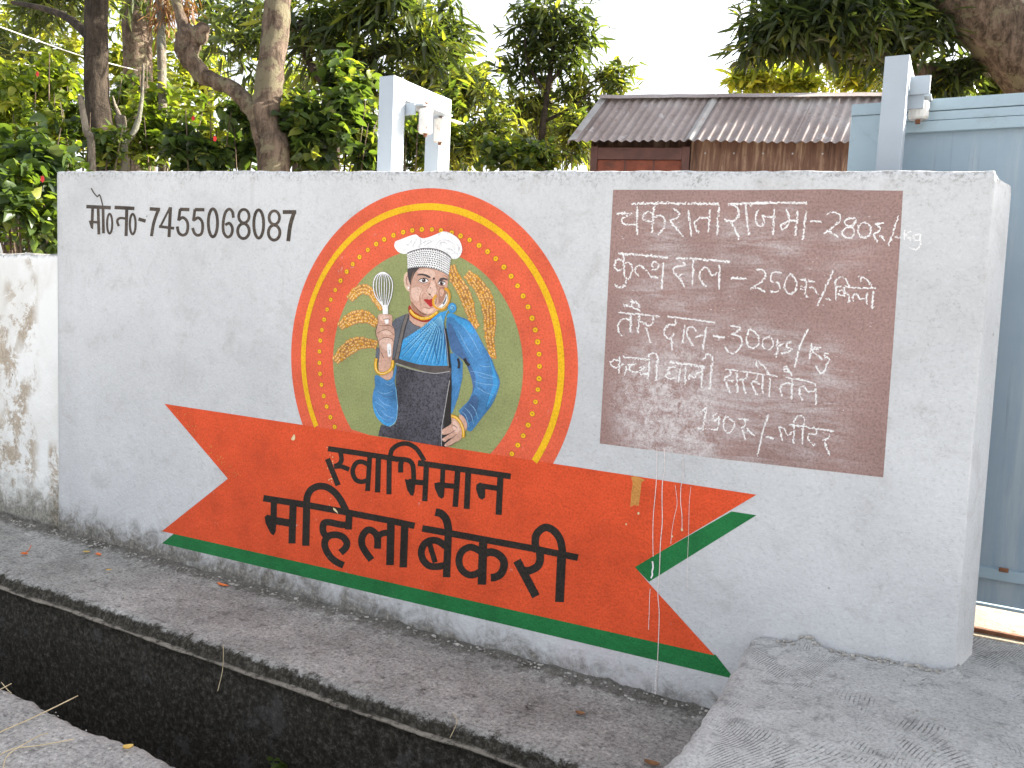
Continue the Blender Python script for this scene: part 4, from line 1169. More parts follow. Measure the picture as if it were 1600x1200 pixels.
for pts in (F3((188, 0), (178, 60), (186, 118), (215, 150), (262, 158), (320, 130), (350, 90), (358, 20)), F3((968, 600), (1010, 612), (1050, 650), (1080, 705), (1094, 760), (1092, 825))):
    s.stroke(pts, 5.0, P_GOLD_D, 19.5, 4); s.stroke(pts, 3.7, P_YELLOW, 21, 4); s.stroke(pts, 1.0, P_GOLD_L, 22.4, 4, True)
s.done('gold_bangle', emblem)

# ------------------------------------------------------------------ gate guides, gate and rail
def guide(px0, px1, ztop, label, reach=.095, rolls=((.085, 3.345, .115), (.035, 3.545, .115))):
    """A steel portal that the sliding gate runs through: front post, beam, rear post, two guide rollers."""
    e = empty('gate_guide', (px0, 3.24, .32), label, 'gate post', 'steel guides of the sliding gate')
    MB().box((px0, 3.20, .30), (px1, 3.293, ztop), 0, .003).build('front_post', M_POST, e)
    MB().box((px0, 3.587, .30), (px1, 3.69, ztop + .0), 0, .003).build('rear_post', M_POST, e)
    MB().box((px0 + .001, 3.294, ztop - .092), (px1 - .001, 3.586, ztop - .001), 0, .003).build('beam', M_POST, e)
    mb = MB()
    mb.box((px1 + .0, 3.31, ztop - .118), (px1 + reach, 3.56, ztop - .110))
    mb.box((px1 - .02, 3.30, ztop - .16), (px1 + .05, 3.312, ztop - .105))
    mb.build('roller_bracket', M_POST, e)
    for (dx, y, h) in rolls:
        x, r = px1 + dx, .033
        mb = MB()
        zt = ztop - .128
        mb.tube([(x, y, zt), (x, y, zt - .006), (x, y, zt - h + .006), (x, y, zt - h)], [r * .86, r, r, r * .86], 18)
        ro = mb.build('roller', M_ROLLER, e, smooth=False)
        MB().tube([(x, y, zt + .03), (x, y, zt - h - .014)], .009, 8).build('roller_pin', M_RUST, ro)
    return e
g = guide(-2.530, -2.445, 2.478, 'pale blue steel gate guide standing alone, its rusty white rollers in the open')
MB().box((-2.395, 3.590, 2.350), (-2.362, 3.69, 2.354)).build('tie_plate', M_ROLLER, g)  # sunlit white of the plate is put into its pale colour
g = guide(-.340, -.262, 2.352, 'pale blue steel gate guide at the left end of the closed sliding gate', .07, ((.033, 3.345, .062), (.033, 3.545, .062)))
MB().box((-.261, 3.285, 2.236), (-.196, 3.298, 2.300), 0, .003).build('roller_box', M_POST, g)

def gate():
    e = empty('sliding_gate', (-.47, 3.40, .43), 'blue grey sheet steel sliding gate with rust marks, right of the painted wall', 'gate')
    x0, x1, y = -.462, 3.2, 3.40
    zt, zb = 2.245, .434
    MB().box((x0 + .04, y + .020, zb + .01), (x1, y + .024, zt - .02)).build('sheet_panel', M_GATE, e)
    mb = MB(); mb.box((x0, y, zt - .042), (x1, y + .055, zt), 0, .003); mb.box((x0 + .145, y + .002, zt - .076), (x1, y + .05, zt - .0445), 0, .003); mb.box((x0 + .146, y - .006, zt - .117), (x1, y + .045, zt - .0785), 0, .003)
    mb.build('top_rail', M_GATE_RAIL, e)
    mb = MB(); mb.box((x0, y + .001, zb), (x1, y + .045, zb + .006)); mb.box((x0, y - .004, zb + .105), (x1, y + .04, zb + .145), 0, .003)
    mb.build('bottom_rail', M_GATE_RAIL, e)
    MB().box((x0 + .001, y + .003, zb + .15), (x0 + .144, y + .044, zt - .0435), 0, .003).build('end_stile', M_GATE_RAIL, e)
    MB().add([(x0 + .004, y + .0005, zt - .05), (x0 + .14, y + .0005, zt - .05), (x0 + .14, y + .0005, zt - .2)], [(0, 2, 1)]).build('corner_gusset', M_GATE_RAIL, e)
    for x in (.16, .75, 1.5): MB().box((x, y - .012, zb + .14), (x + .03, y - .0045, zb + .155), 0, .002).build('hinge_lug', M_RUST, e)
    # folded seams down the sheet
    for x in (.42, 1.3): MB().box((x, y + .012, zb + .15), (x + .02, y + .0195, zt - .12), 0, .002).build('sheet_seam', M_GATE, e)
gate()
mb = MB(); mb.box((-3.2, 3.364, .335), (3.4, 3.386, .362), 0, .004)
tag(mb.build('gate_rail', M_RUST), 'rusty steel ground rail under the sliding gate', 'rail')

# ------------------------------------------------------------------ tin shed
M_TIN = None
def mat_tin():
    t = NT('weathered_tin_roof')
    u = t.noise(1.4, 6, .65, .3); f = t.noise(22, 7, .78)
    c = t.ramp(u, [(.3, (.185, .15, .143)), (.5, (.265, .228, .222)), (.7, (.36, .335, .33))])
    c = t.mix(t.math('MULTIPLY', t.step(f, .52, .68), .6), c, (.15, .075, .05))
    c = t.mix(t.math('MULTIPLY', t.step(t.noise(7, 5, .7), .60, .68), .6), c, (.42, .41, .42))
    return t.done(c, .92, None, .0)
def mat_plank():
    t = NT('rust_brown_sheet')
    v = t.map((9, 9, 1.0))
    c = t.ramp(t.noise(2.2, 6, .7, .3, v), [(.3, (.055, .028, .02)), (.5, (.13, .07, .048)), (.68, (.31, .215, .15))])
    c = t.mix(t.math('MULTIPLY', t.step(t.noise(14, 6, .75), .58, .70), .6), c, (.07, .04, .03))
    return t.done(c, .8, t.bump(t.noise(40, 5, .7), .4, .01))
M_TIN, M_PLANK = mat_tin(), mat_plank()
M_TINPALE = mat_plain('galvanised_strip', (.30, .29, .29), .8, .2, 7, .1, 30, (.17, .10, .08), .7, sscale=8)
M_FRAME = mat_plain('dark_red_timber', (.075, .035, .03), .7, .25, 12, .3, 40)
M_DOORRED = mat_plain('red_brown_board', (.14, .042, .026), .8, .35, 10, .3, 40, (.06, .03, .022), .7, sscale=6)
def shed():
    E0, E1 = far(893, 222, 7.3), far(1380, 222, 6.75)
    E1.z = E0.z = (E0.z + E1.z) / 2
    e = empty('tin_shed', (E0.x + 1, E0.y + .4, .3), 'small rusty shed with a corrugated tin roof and brown sheet walls behind the wall', 'shed')
    ax = (E1 - E0); Lx = ax.length; ax.normalize()
    back = Vector((-ax.y, ax.x, 0))
    rise, run = .50, .53
    up = Vector((0, 0, 1))
    Lx2 = Lx + .22
    def rp(u, v): return E0 + ax * u + back * (run * v) + up * (rise * v)
    nrm = (back * -rise + up * run).normalized()
    def sheets(u0, u1, name, m, lift):
        mb = MB(); vs = []
        nu = int((u1 - u0) / .0095); nv = 9
        for i in range(nu + 1):
            u = u0 + (u1 - u0) * i / nu
            for j in range(nv + 1):
                v = j / nv
                w = .0105 * math.sin(2 * math.pi * u / .076) + .005 * nz(u * 3, v * 3)
                edge = (.008 * nz(u * 9, 1.1)) if j == 0 else 0
                sag = .10 * v * (u < .0)
                vs.append(rp(u + .20 * v, v + edge) + nrm * (w + lift + .012 * math.sin(u * 2.1)))
        mb.add(vs, [(i * (nv + 1) + j, (i + 1) * (nv + 1) + j, (i + 1) * (nv + 1) + j + 1, i * (nv + 1) + j + 1) for i in range(nu) for j in range(nv)])
        return mb.build(name, m, e, smooth=True)
    a = sheets(0, 1.02, 'roof_sheet', M_TIN, 0)
    sheets(.97, 1.045, 'roof_patch', M_TINPALE, .012)
    sheets(.98, 1.92, 'roof_sheet', M_TIN, .005); sheets(1.86, Lx2, 'roof_sheet', M_TIN, .014)
    mb = MB()
    for s in (0, 1):
        b0 = None
        vs = []
        for i in range(31):
            u = .16 + (Lx2 - .1) * i / 30
            c = rp(u, 1.0) + up * (.03 + .006 * nz(u * 4, s))
            d = (nrm.cross(ax)).normalized()
            vs += [c, c - back * .10 - up * (.055) if s == 0 else c + back * .10 - up * .06]
        mb.add(vs, [(2 * i, 2 * i + 1, 2 * i + 3, 2 * i + 2) for i in range(30)])
    mb.build('ridge_cap', M_TIN, e)
    vs = []
    mb = MB()                                     # pale flashing down the left verge
    vs = []
    for v in np.linspace(0, 1, 8): vs += [rp(-.035 + .2 * v, v) + nrm * .010, rp(.045 + .2 * v, v) + nrm * .026, rp(-.035 + .2 * v, v) - nrm * .03]
    mb.add(vs, [(3 * i + a, 3 * i + b, 3 * i + 3 + b, 3 * i + 3 + a) for i in range(7) for a, b in ((0, 1), (2, 0))])
    mb.build('verge_flashing', M_TINPALE, e)
    def wp(u, d, z): return E0 + ax * u + back * d + up * (z - E0.z)
    def slab(u0, u1, d0, d1, z0, z1):
        mb = MB()
        P = [wp(u, d, z) for u in (u0, u1) for d in (d0, d1) for z in (z0, z1)]
        mb.add(P, [(0, 1, 3, 2), (4, 6, 7, 5), (0, 4, 5, 1), (2, 3, 7, 6), (1, 5, 7, 3), (0, 2, 6, 4)])
        return mb
    zt = E0.z - .02
    # corrugated wall sheet to the right of the door
    mb = MB(); vs = []
    for i in range(400):
        u = 1.03 + i * (Lx2 - 1.1) / 399
        w = .010 * math.sin(2 * math.pi * u / .085)
        vs += [wp(u, .14 + w, .3), wp(u, .14 + w, zt + .06)]
    mb.add(vs, [(2 * i, 2 * i + 2, 2 * i + 3, 2 * i + 1) for i in range(399)])
    mb.build('wall_sheet', M_PLANK, e, smooth=True)
    mb = slab(.16, .22, .10, .17, .3, zt - .0); m2 = slab(.955, 1.02, .10, .17, .3, zt - .0); m3 = slab(.222, .953, .101, .17, zt - .11, zt - .01)
    for k in (m2, m3): mb.add(k.v, k.f)
    mb.build('door_frame', M_FRAME, e)
    mb = slab(.222, .952, .125, .15, .3, zt - .113)
    d = mb.build('door', M_DOORRED, e)
    mb = slab(.46, .475, .118, .1245, .3, zt - .115); k = slab(.71, .725, .118, .1245, .3, zt - .115); mb.add(k.v, k.f)
    mb.build('door_batten', M_FRAME, d)
    slab(.14, Lx2, .46, .51, .3, zt + .38).build('back_wall', M_PLANK, e)
    P = [wp(.15, .172, .3), wp(.15, .46, .3), wp(.15, .46, zt + .38), wp(.15, .172, zt + .02)]
    MB().add(P, [(0, 1, 2, 3)]).build('side_wall', M_PLANK, e)
    for i in range(6):
        c = wp(1.15 + i * .24, .128, zt - .05)
        MB().tube([c, c + back * -.012], .008, 6).build('nail_head', M_TINPALE, e)
    return rp
rp = shed()

# ------------------------------------------------------------------ small things lying about
M_PETAL = mat_plain('orange_petal', (.72, .19, .05), .6, .2, 40)
M_LEAFDRY = mat_plain('dry_brown_leaf', (.22, .11, .05), .8, .3, 40)
M_STRAW = mat_plain('dry_straw', (.55, .45, .28), .8, .2, 30)
M_YELLOWLEAF = mat_plain('yellow_leaf', (.62, .42, .12), .7, .25, 40)
def petal(px, py, zz, L, W, rz, m, name, label, cat, stalk=False, curl=.35):
    d = ray(px, py); t = (zz - 1.44) / d[2]; c = CAM_P + d * t
    mb = MB(); vs = []
    n = 7
    cr, sr = math.cos(rz), math.sin(rz)
    for i in range(n):
        u = i / (n - 1); w = W * math.sin(math.pi * (.08 + .88 * u)) ** .7
        for v in (-1, -.4, .4, 1):
            x, y = (u - .5) * L, v * w
            vs.append((c[0] + x * cr - y * sr, c[1] + x * sr + y * cr, zz + .007 + curl * W * v * v + curl * .35 * L * (2 * u - 1) ** 2 * .5))
    mb.add(vs, [(i * 4 + j, i * 4 + j + 1, i * 4 + j + 5, i * 4 + j + 4) for i in range(n - 1) for j in range(3)])
    if stalk:
        p = Vector((c[0], c[1], zz + .01))
        mb.tube([p, p + Vector((-.006, .03, .014)), p + Vector((-.012, .045, .034))], .0022, 5)
    tag(mb.build(name, m, smooth=True), label, cat)
petal(38, 868, .004, .045, .016, .2, M_PETAL, 'fallen_flower', 'fallen orange flower with its stalk upright on the concrete ledge, far left', 'flower', True)
petal(135, 865, .004, .035, .013, .5, M_YELLOWLEAF, 'fallen_petal', 'small yellow orange petal lying beside a redder one on the ledge', 'petal')
petal(154, 869, .004, .050, .013, -.15, M_PETAL, 'fallen_petal', 'bright red orange petal on the ledge under the whitewashed wall corner', 'petal')
petal(170, 893, .003, .026, .010, .8, M_YELLOWLEAF, 'fallen_petal', 'tiny ochre petal below the red one on the ledge', 'petal')
petal(348, 917, .004, .075, .012, .0, M_PETAL, 'fallen_leaf', 'curled rusty orange leaf on the ledge under the green banner edge', 'leaf')
petal(906, 1118, .003, .035, .012, .1, M_LEAFDRY, 'fallen_leaf', 'dry brown leaf on the ledge near the white drip', 'leaf')
petal(1018, 1197, .003, .05, .014, .1, M_LEAFDRY, 'fallen_leaf', 'dry brown leaf on the ledge at the foot of the ramp slab', 'leaf')
petal(200, 1173, .004, .030, .013, .9, M_YELLOWLEAF, 'fallen_leaf', 'curled yellow leaf on the pale concrete bank', 'leaf', curl=.6)
def straw(pts, r, label):
    mb = MB(); P = []
    for (px, py, z) in pts:
        d = ray(px, py); t = (z - 1.44) / d[2]; P.append(Vector(CAM_P + d * t))
    mb.tube([Vector(p) for p in spline(P, 4)], r, 5)
    tag(mb.build('dry_straw', M_STRAW, smooth=True), label, 'straw', 'dry grass stalks on the bank')
straw([(-20, 1152, .01), (50, 1122, .015), (122, 1087, .035)], .0022, 'longest dry straw, leaning out over the drain from the bank')
straw([(-10, 1185, .008), (20, 1170, .01), (60, 1165, .012), (115, 1155, .012)], .0018, 'dry straw lying flat beside the longest one on the bank')
straw([(5, 1200, .008), (14, 1178, .012), (60, 1150, .02), (75, 1146, .022)], .0017, 'bent dry straw crossing the others on the bank corner')
straw([(-5, 1080, .01), (18, 1068, .02)], .0018, 'short dry straw on the bank edge at the far left')
straw([(2, 1066, .012), (12, 1078, .012), (18, 1083, .01)], .0014, 'shortest bent straw on the bank edge')
straw([(340, 1080, -.13), (348, 1045, -.07), (349, 1008, .02)], .0013, 'single dry grass blade growing out of the drain wall')
straw([(703, 1153, -.03), (714, 1128, .01), (708, 1115, .03)], .0012, 'small bent grass blade on the ledge rim')
# overhead cables
M_CABLE = mat_plain('white_cable', (.75, .74, .72), .6, .05)
for pts, r, lab in (([(-60, 22, 8.2), (0, 42, 8.35), (60, 64, 8.6), (130, 88, 8.8), (215, 110, 9.4)], .006, 'white cable sagging between the trunks at upper left'),
                    ([(-60, 78, 8.6), (0, 92, 8.7), (80, 108, 8.9), (160, 118, 9.2)], .004, 'thinner white cable below the other one at upper left')):
    mb = MB(); mb.tube([Vector(p) for p in spline([far(*p) for p in pts], 6)], r, 6)
    tag(mb.build('overhead_cable', M_CABLE, smooth=True), lab, 'cable', 'cables strung through the trees')

# grit, crumbs of mortar and paint flakes along the foot of the wall and on the ledge
M_GRIT = mat_plain('mortar_grit', (.36, .34, .31), .9, .45, 25)
rnd = random.Random(14); mb = MB()
def crumb(x, y, z, r):
    bm = bmesh.new(); bmesh.ops.create_icosphere(bm, subdivisions=1, radius=r)
    sx, sy, sz = rnd.uniform(.7, 1.5), rnd.uniform(.7, 1.3), rnd.uniform(.4, .8)
    for v in bm.verts: v.co = Vector((v.co.x * sx + x, v.co.y * sy + y, v.co.z * sz + z)) + Vector((rnd.uniform(-.2, .2) * r, rnd.uniform(-.2, .2) * r, 0))
    mb.bm(bm)
for _ in range(520):
    x = rnd.uniform(-5.2, -.60); d = abs(rnd.gauss(0, .035))
    crumb(x, 2.885 - d, max(.003, .018 - d * .3) + .004, rnd.choice((.003, .004, .005, .006, .009)))
for _ in range(260):
    crumb(rnd.uniform(-5, -.62), rnd.uniform(2.36, 2.86), .004, rnd.choice((.002, .003, .003, .004, .006)))
for _ in range(90):
    x = rnd.uniform(-.5, .04); crumb(x, 2.89 - abs(rnd.gauss(0, .02)), slab_z(x, 2.88) + .004, rnd.choice((.003, .005, .008)))
for _ in range(120):
    x, y = rnd.uniform(-.5, .5), rnd.uniform(1.7, 3.2)
    if y < 2.87 or x > .1: crumb(x, y, slab_z(x, y) + .003, rnd.choice((.002, .003, .004)))
for _ in range(120):
    crumb(rnd.uniform(-3.4, -1.8), rnd.uniform(1.3, 1.64), .006, rnd.choice((.002, .003, .004, .006)))
tag(mb.build('loose_grit', M_GRIT), kind='stuff')

# ------------------------------------------------------------------ trees, shrubs and far foliage
L_MANGO = mat_leaf('mango_leaf', (.030, .046, .026), (.070, .096, .040), (.24, .25, .06), .50, .26)
L_BROAD = mat_leaf('hibiscus_leaf', (.030, .052, .024), (.078, .120, .038), (.27, .29, .06), .54, .30)
L_LIGHT = mat_leaf('sunny_leaf', (.07, .11, .025), (.17, .21, .04), (.36, .36, .07), .58, .40)
L_FAR = mat_leaf('far_leaf', (.06, .09, .028), (.15, .18, .045), (.34, .33, .07), .60, .5)
L_DRY = mat_leaf('dry_frond', (.10, .045, .022), (.20, .095, .04), (.32, .19, .09), .2, .7)
B_GREY = mat_bark('grey_brown_bark', (.050, .036, .026), (.21, .155, .118), (.19, .17, .11))
B_DARK = mat_bark('dark_mango_bark', (.022, .017, .013), (.085, .066, .05))
B_PALE = mat_bark('pale_stem_bark', (.10, .085, .065), (.30, .26, .21), (.20, .21, .17))
M_FLOWER = mat_plain('red_hibiscus_petal', (.55, .03, .03), .6, .2, 40)

SHAPES = {
    # across, along, lift: leaf outlines seen flat, tip at 1
    'lance': ([(0, 0, 0), (-.5, .38, .10), (.5, .38, .10), (0, .42, -.04), (-.36, .72, .05), (.36, .72, .05), (0, 1, -.10)],
              [(0, 3, 1), (0, 2, 3), (3, 4, 1), (3, 6, 4), (3, 2, 5), (3, 5, 6)]),
    'broad': ([(0, 0, 0), (-.42, .12, .06), (.42, .12, .06), (-.5, .42, .10), (.5, .42, .10), (0, .45, -.03), (-.30, .74, .05), (.30, .74, .05), (0, 1, -.12)],
              [(0, 5, 3, 1), (0, 2, 4, 5), (5, 8, 6, 3), (5, 4, 7, 8)]),
}
def leaf_mesh(name, parent, mat, centres, per, size, width, shape, seed, droop=.5, spread=1.0, tintc=.35, flat=0.0, face=None):
    """Many single leaves: `per` leaves fan out round each twig end in `centres` (n x 3)."""
    rng = np.random.default_rng(seed)
    C = np.repeat(np.asarray(centres, float), per, axis=0)
    n = len(C)
    ct = np.repeat(rng.normal(0, .14, len(centres)), per)
    az = rng.uniform(0, 2 * np.pi, n)
    el = rng.normal(.15, .5, n) - droop * rng.uniform(.3, 1.2, n)
    d = np.c_[np.cos(az) * np.cos(el), np.sin(az) * np.cos(el), np.sin(el)]
    up = np.tile([0., 0, 1], (n, 1)) + rng.normal(0, .45, (n, 3))
    side = np.cross(d, up); side /= np.linalg.norm(side, axis=1)[:, None] + 1e-9
    nrm = np.cross(side, d)
    L = size * rng.uniform(.55, 1.2, n); W = L * width * rng.uniform(.8, 1.15, n)
    base = C + rng.normal(0, size * .22 * spread, (n, 3)) + d * (L * .12)[:, None]
    sv, sf = SHAPES[shape]
    sv = np.array(sv)
    k = len(sv)
    bend = rng.uniform(-.1, .38, n)
    V = (base[:, None, :] + side[:, None, :] * (sv[None, :, 0] * W[:, None])[:, :, None]
         + d[:, None, :] * (sv[None, :, 1] * L[:, None])[:, :, None]
         + nrm[:, None, :] * ((sv[None, :, 2] * W[:, None] * 1.0) - bend[:, None] * L[:, None] * sv[None, :, 1] ** 2)[:, :, None])
    nv = n * k
    fl = [len(f) for f in sf]
    idx = np.concatenate([np.array(f) for f in sf])
    I = (idx[None, :] + (np.arange(n) * k)[:, None]).ravel().astype(np.int32)
    lens = np.tile(np.array(fl), n)
    starts = np.r_[0, np.cumsum(lens)[:-1]].astype(np.int32)
    me = bpy.data.meshes.new(name)
    me.vertices.add(nv); me.vertices.foreach_set('co', V.reshape(-1).astype(np.float32))
    me.loops.add(len(I)); me.loops.foreach_set('vertex_index', I)
    me.polygons.add(len(lens)); me.polygons.foreach_set('loop_start', starts)
    tint = np.clip(tintc + ct * 1.5 + rng.normal(0, .16, n) + (rng.random(n) < .05) * .35, 0, 1)
    at = me.attributes.new('tint', 'FLOAT', 'POINT')
    at.data.foreach_set('value', np.repeat(tint, k).astype(np.float32))
    me.update(calc_edges=True)
    me.validate()
    return link(name, me, mat, parent)

def blob_points(blobs, seed, shell=.55, gap=.0, gscale=1.2):
    """Twig ends spread through ragged ellipsoids: (centre, radii, count); a noise field opens gaps."""
    rng = np.random.default_rng(seed)
    out = []
    for c, r, cnt in blobs:
        c = np.array(c); r = np.array(r)
        k = 0; tries = 0
        while k < cnt and tries < cnt * 12:
            tries += 1
            v = rng.normal(0, 1, 3); v /= np.linalg.norm(v)
            rad = rng.uniform(shell, 1.0) if rng.random() < .7 else rng.uniform(.1, shell)
            rad *= 1 + .35 * noise.noise(Vector(v * 2.2 + c * .7))
            p = c + v * r * rad
            if gap and noise.noise(Vector(p * gscale) + Vector((seed * 3.1, 0, 0))) < gap - .35: continue
            out.append(p); k += 1
    return np.array(out)

def trunk(name, e, segs, mat, sides=14, rough=.16, seed=0):
    mb = MB()
    for i, (pts, rad) in enumerate(segs):
        P = [Vector(p) for p in spline([tuple(p) for p in pts], 5)]
        R = list(np.interp(np.linspace(0, 1, len(P)), np.linspace(0, 1, len(rad)), rad))
        mb.tube(P, R, sides, rough=rough, seed=seed + i * 3)
    return mb.build(name, mat, e, smooth=True)

def pxr(w, depth): return .5 * w * depth / FOCAL
def blob(px, py, depth, rx, ry, cnt, rz=None):
    """crown mass seen at a traced place: rx, ry are its half sizes in traced pixels"""
    s = depth / FOCAL
    return (far(px, py, depth), (rx * s, (rz or min(rx, ry)) * s, ry * s), cnt)

# the forked tree just behind the wall
D = 6.6
f = lambda x, y, d=D: far(x, y, d)
e = empty('forked_tree', f(430, 420), 'grey brown forked tree with a knobbly left limb rising just behind the painted wall', 'tree')
g0 = f(432, 300); g0.z = .25
trunk('trunk', e, [([g0, f(428, 262), f(421, 225), f(414, 190), f(409, 168)], [pxr(56, D), pxr(50, D), pxr(45, D), pxr(44, D), pxr(46, D)]),
                   ([f(410, 185), f(418, 150), f(424, 100), f(431, 40), f(436, -20), f(440, -110), f(450, -260, D + .1)], [pxr(44, D), pxr(43, D), pxr(41, D), pxr(42, D), pxr(39, D), pxr(33, D), pxr(18, D)])], B_GREY, 18, .14, 3)
trunk('limb', e, [([f(414, 205), f(398, 175), f(372, 146), f(340, 128), f(312, 118), f(302, 112)], [pxr(34, D), pxr(30, D), pxr(26, D), pxr(23, D), pxr(22, D), pxr(9, D)]),
                  ([f(322, 123), f(306, 104), f(294, 84), f(288, 66)], [pxr(20, D), pxr(27, D), pxr(36, D), pxr(28, D)]),
                  ([f(284, 84), f(296, 62), f(312, 52), f(322, 38)], [pxr(24, D), pxr(42, D), pxr(30, D), pxr(12, D)]),
                  ([f(292, 60), f(280, 20), f(262, -40)], [pxr(22, D), pxr(16, D), pxr(12, D)])], B_GREY, 16, .42, 9)
bl = [blob(470, -150, D + .3, 130, 60, 60), blob(560, -110, D + .6, 90, 60, 40), blob(320, -150, D, 90, 60, 40)]
leaf_mesh('crown', e, L_MANGO, blob_points(bl, 2), 9, .17, .22, 'lance', 21, .7)

def tree(name, label, px, depth, trunk_pts, width, blobs, mat_b, mat_l, leaf, seed, group=None, limbs=(), cat='tree', gap=.18, droop=.6, tint=.35, foot=.25):
    e = empty(name, Vector((far(px, 300, depth).x, far(px, 300, depth).y, foot)), label, cat, group)
    segs = []
    if trunk_pts:
        P = [far(x, y, depth + (p[0] if p else 0)) for x, y, *p in trunk_pts]
        b = P[0].copy(); b.z = foot - .1
        P = [b] + P
        w = width if isinstance(width, (list, tuple)) else (width * 1.15, width, width * .7)
        segs.append((P, [pxr(a, depth) for a in w]))
    for lp, lw in limbs:
        segs.append(([far(x, y, depth + (p[0] if p else 0)) for x, y, *p in lp], [pxr(a, depth) for a in lw]))
    if segs: trunk('trunk', e, segs, mat_b, 12, .16, seed)
    per, size, wid, shape = leaf
    leaf_mesh('crown' if cat == 'tree' else 'foliage', e, mat_l, blob_points([blob(*b) for b in blobs], seed, gap=gap), per, size, wid, shape, seed + 50, droop, tintc=tint)
    return e

MANGO = (10, .25, .20, 'lance')
MANGOS = 'mango trees behind the wall'
tree('mango_tree', 'dark trunked mango tree, the thick dark trunk nearest the left edge', 152, 6.75, [(158, 265), (152, 150), (150, 60), (152, -40)], (44, 38, 35, 35), [(60, -30, 10.5, 150, 62, 130), (225, -45, 10.8, 110, 55, 80), (20, 60, 11.2, 90, 60, 40)], B_DARK, L_MANGO, MANGO, 4, MANGOS, [([(150, 70), (112, 32, .2), (70, 14, .5), (20, 4, 1)], (16, 13, 10, 7))], gap=.25)
tree('mango_tree', 'sunlit pale mango trunk between the dark trunk and the thin straight stem', 214, 12, [(222, 240), (216, 100), (214, 40), (210, -60)], (46, 40, 44, 40), [(250, -40, 12, 110, 60, 70), (340, 20, 12.4, 95, 70, 60)], B_GREY, L_MANGO, MANGO, 5, MANGOS, gap=.3)
tree('mango_tree', 'big drooping mango crown with dark branches above the empty gate guide', 560, 9, [(520, 262, .6), (512, 170, .5), (540, 115, .2), (580, 80)], (26, 24, 22, 16), [(500, 40, 9.2, 90, 80, 95), (600, 30, 9.0, 100, 75, 130), (690, 30, 9.5, 75, 70, 95), (580, 110, 9.2, 80, 45, 45), (655, 110, 9.3, 60, 40, 45), (395, 60, 9.8, 65, 70, 60)], B_DARK, L_MANGO, MANGO, 6, MANGOS, [([(548, 105), (600, 78), (650, 52)], (18, 14, 8)), ([(520, 150), (480, 90), (470, 30)], (15, 12, 8))], gap=.30)
tree('mango_sapling', 'slender young mango tree with an open crown against the white sky', 850, 9, [(845, 240), (852, 170), (860, 110), (866, 50)], (13, 10, 8, 5), [(850, 22, 9, 58, 32, 62), (905, 45, 9, 40, 42, 44), (835, 62, 9.1, 50, 30, 42), (878, 92, 9, 52, 26, 34), (812, 105, 9.1, 40, 30, 26)], B_DARK, L_MANGO, (8, .19, .22, 'lance'), 7, None, [([(858, 130), (890, 90), (915, 45)], (7, 5, 3)), ([(855, 150), (825, 100), (820, 50)], (7, 5, 3)), ([(850, 190), (890, 170), (930, 140)], (6, 4, 2))], gap=.2, droop=.55)
tree('mango_tree', 'large overhanging mango tree at upper right with a thick slanting limb', 1500, 8.0, None, 0, [(1290, 20, 8, 125, 66, 260), (1225, 58, 8, 66, 50, 90), (1390, 44, 8.2, 100, 58, 170), (1350, -30, 8.3, 150, 55, 160), (1480, -10, 8.6, 110, 45, 80), (1450, 120, 8.5, 80, 28, 70), (1545, 125, 9.2, 60, 40, 60)], B_GREY, L_MANGO, (11, .24, .19, 'lance'), 8, MANGOS, [([(1462, -60), (1520, 0), (1578, 55), (1640, 120), (1720, 240, .2), (1780, 420, .3)], (96, 104, 112, 120, 135, 160)), ([(1590, 60, .5), (1520, 110, .5), (1450, 118, .4), (1390, 92, .2), (1330, 60)], (50, 46, 36, 22, 12)), ([(1480, -20, .1), (1400, 0), (1310, 10)], (26, 18, 8))], gap=.22, tint=.22)
# thin stems
D = 7.6
e = empty('slender_palm', far(252, 300, D), 'slender straight pale stem with hanging dry brown fronds, left of the forked tree', 'tree')
b = far(256, 265, D); b.z = .2
trunk('trunk', e, [([b, far(256, 265, D), far(254, 160, D), far(252, 60, D), far(250, -60, D)], [pxr(16, D), pxr(14, D), pxr(13, D), pxr(14, D), pxr(12, D)])], B_PALE, 10, .1, 4)
leaf_mesh('dry_fronds', e, L_DRY, blob_points([blob(262, 0, D, 16, 34, 16), blob(292, 5, D, 12, 34, 12), blob(250, 20, D, 8, 24, 8)], 31), 7, .20, .09, 'lance', 77, 1.5)
e = empty('bare_stump', far(190, 300, 6.8), 'bare forked grey stump with thin upright shoots among the shrubs', 'tree')
b = far(193, 265, 6.8); b.z = .2
trunk('trunk', e, [([b, far(193, 265, 6.8), far(191, 220, 6.8), far(187, 182, 6.8)], [pxr(15, 6.8), pxr(14, 6.8), pxr(13, 6.8), pxr(17, 6.8)]),
                   ([far(197, 222, 6.8), far(212, 200, 6.8), far(221, 160, 6.8), far(224, 100, 6.8)], [pxr(9, 6.8), pxr(9, 6.8), pxr(6, 6.8), pxr(3, 6.8)]),
                   ([far(188, 184, 6.8), far(180, 165, 6.8), far(176, 150, 6.8)], [pxr(8, 6.8), pxr(5, 6.8), pxr(2, 6.8)])], B_PALE, 9, .25, 6)
e = empty('fence_stake', far(140, 300, 6.4), 'pale leaning wooden stake wrapped by a climber near the left end of the wall', 'stake')
b = far(146, 290, 6.4); b.z = .2
trunk('stake_pole', e, [([b, far(144, 262, 6.4), far(135, 205, 6.4), far(125, 150, 6.4)], [pxr(13, 6.4), pxr(12, 6.4), pxr(11, 6.4), pxr(8, 6.4)])], B_PALE, 8, .12, 2)

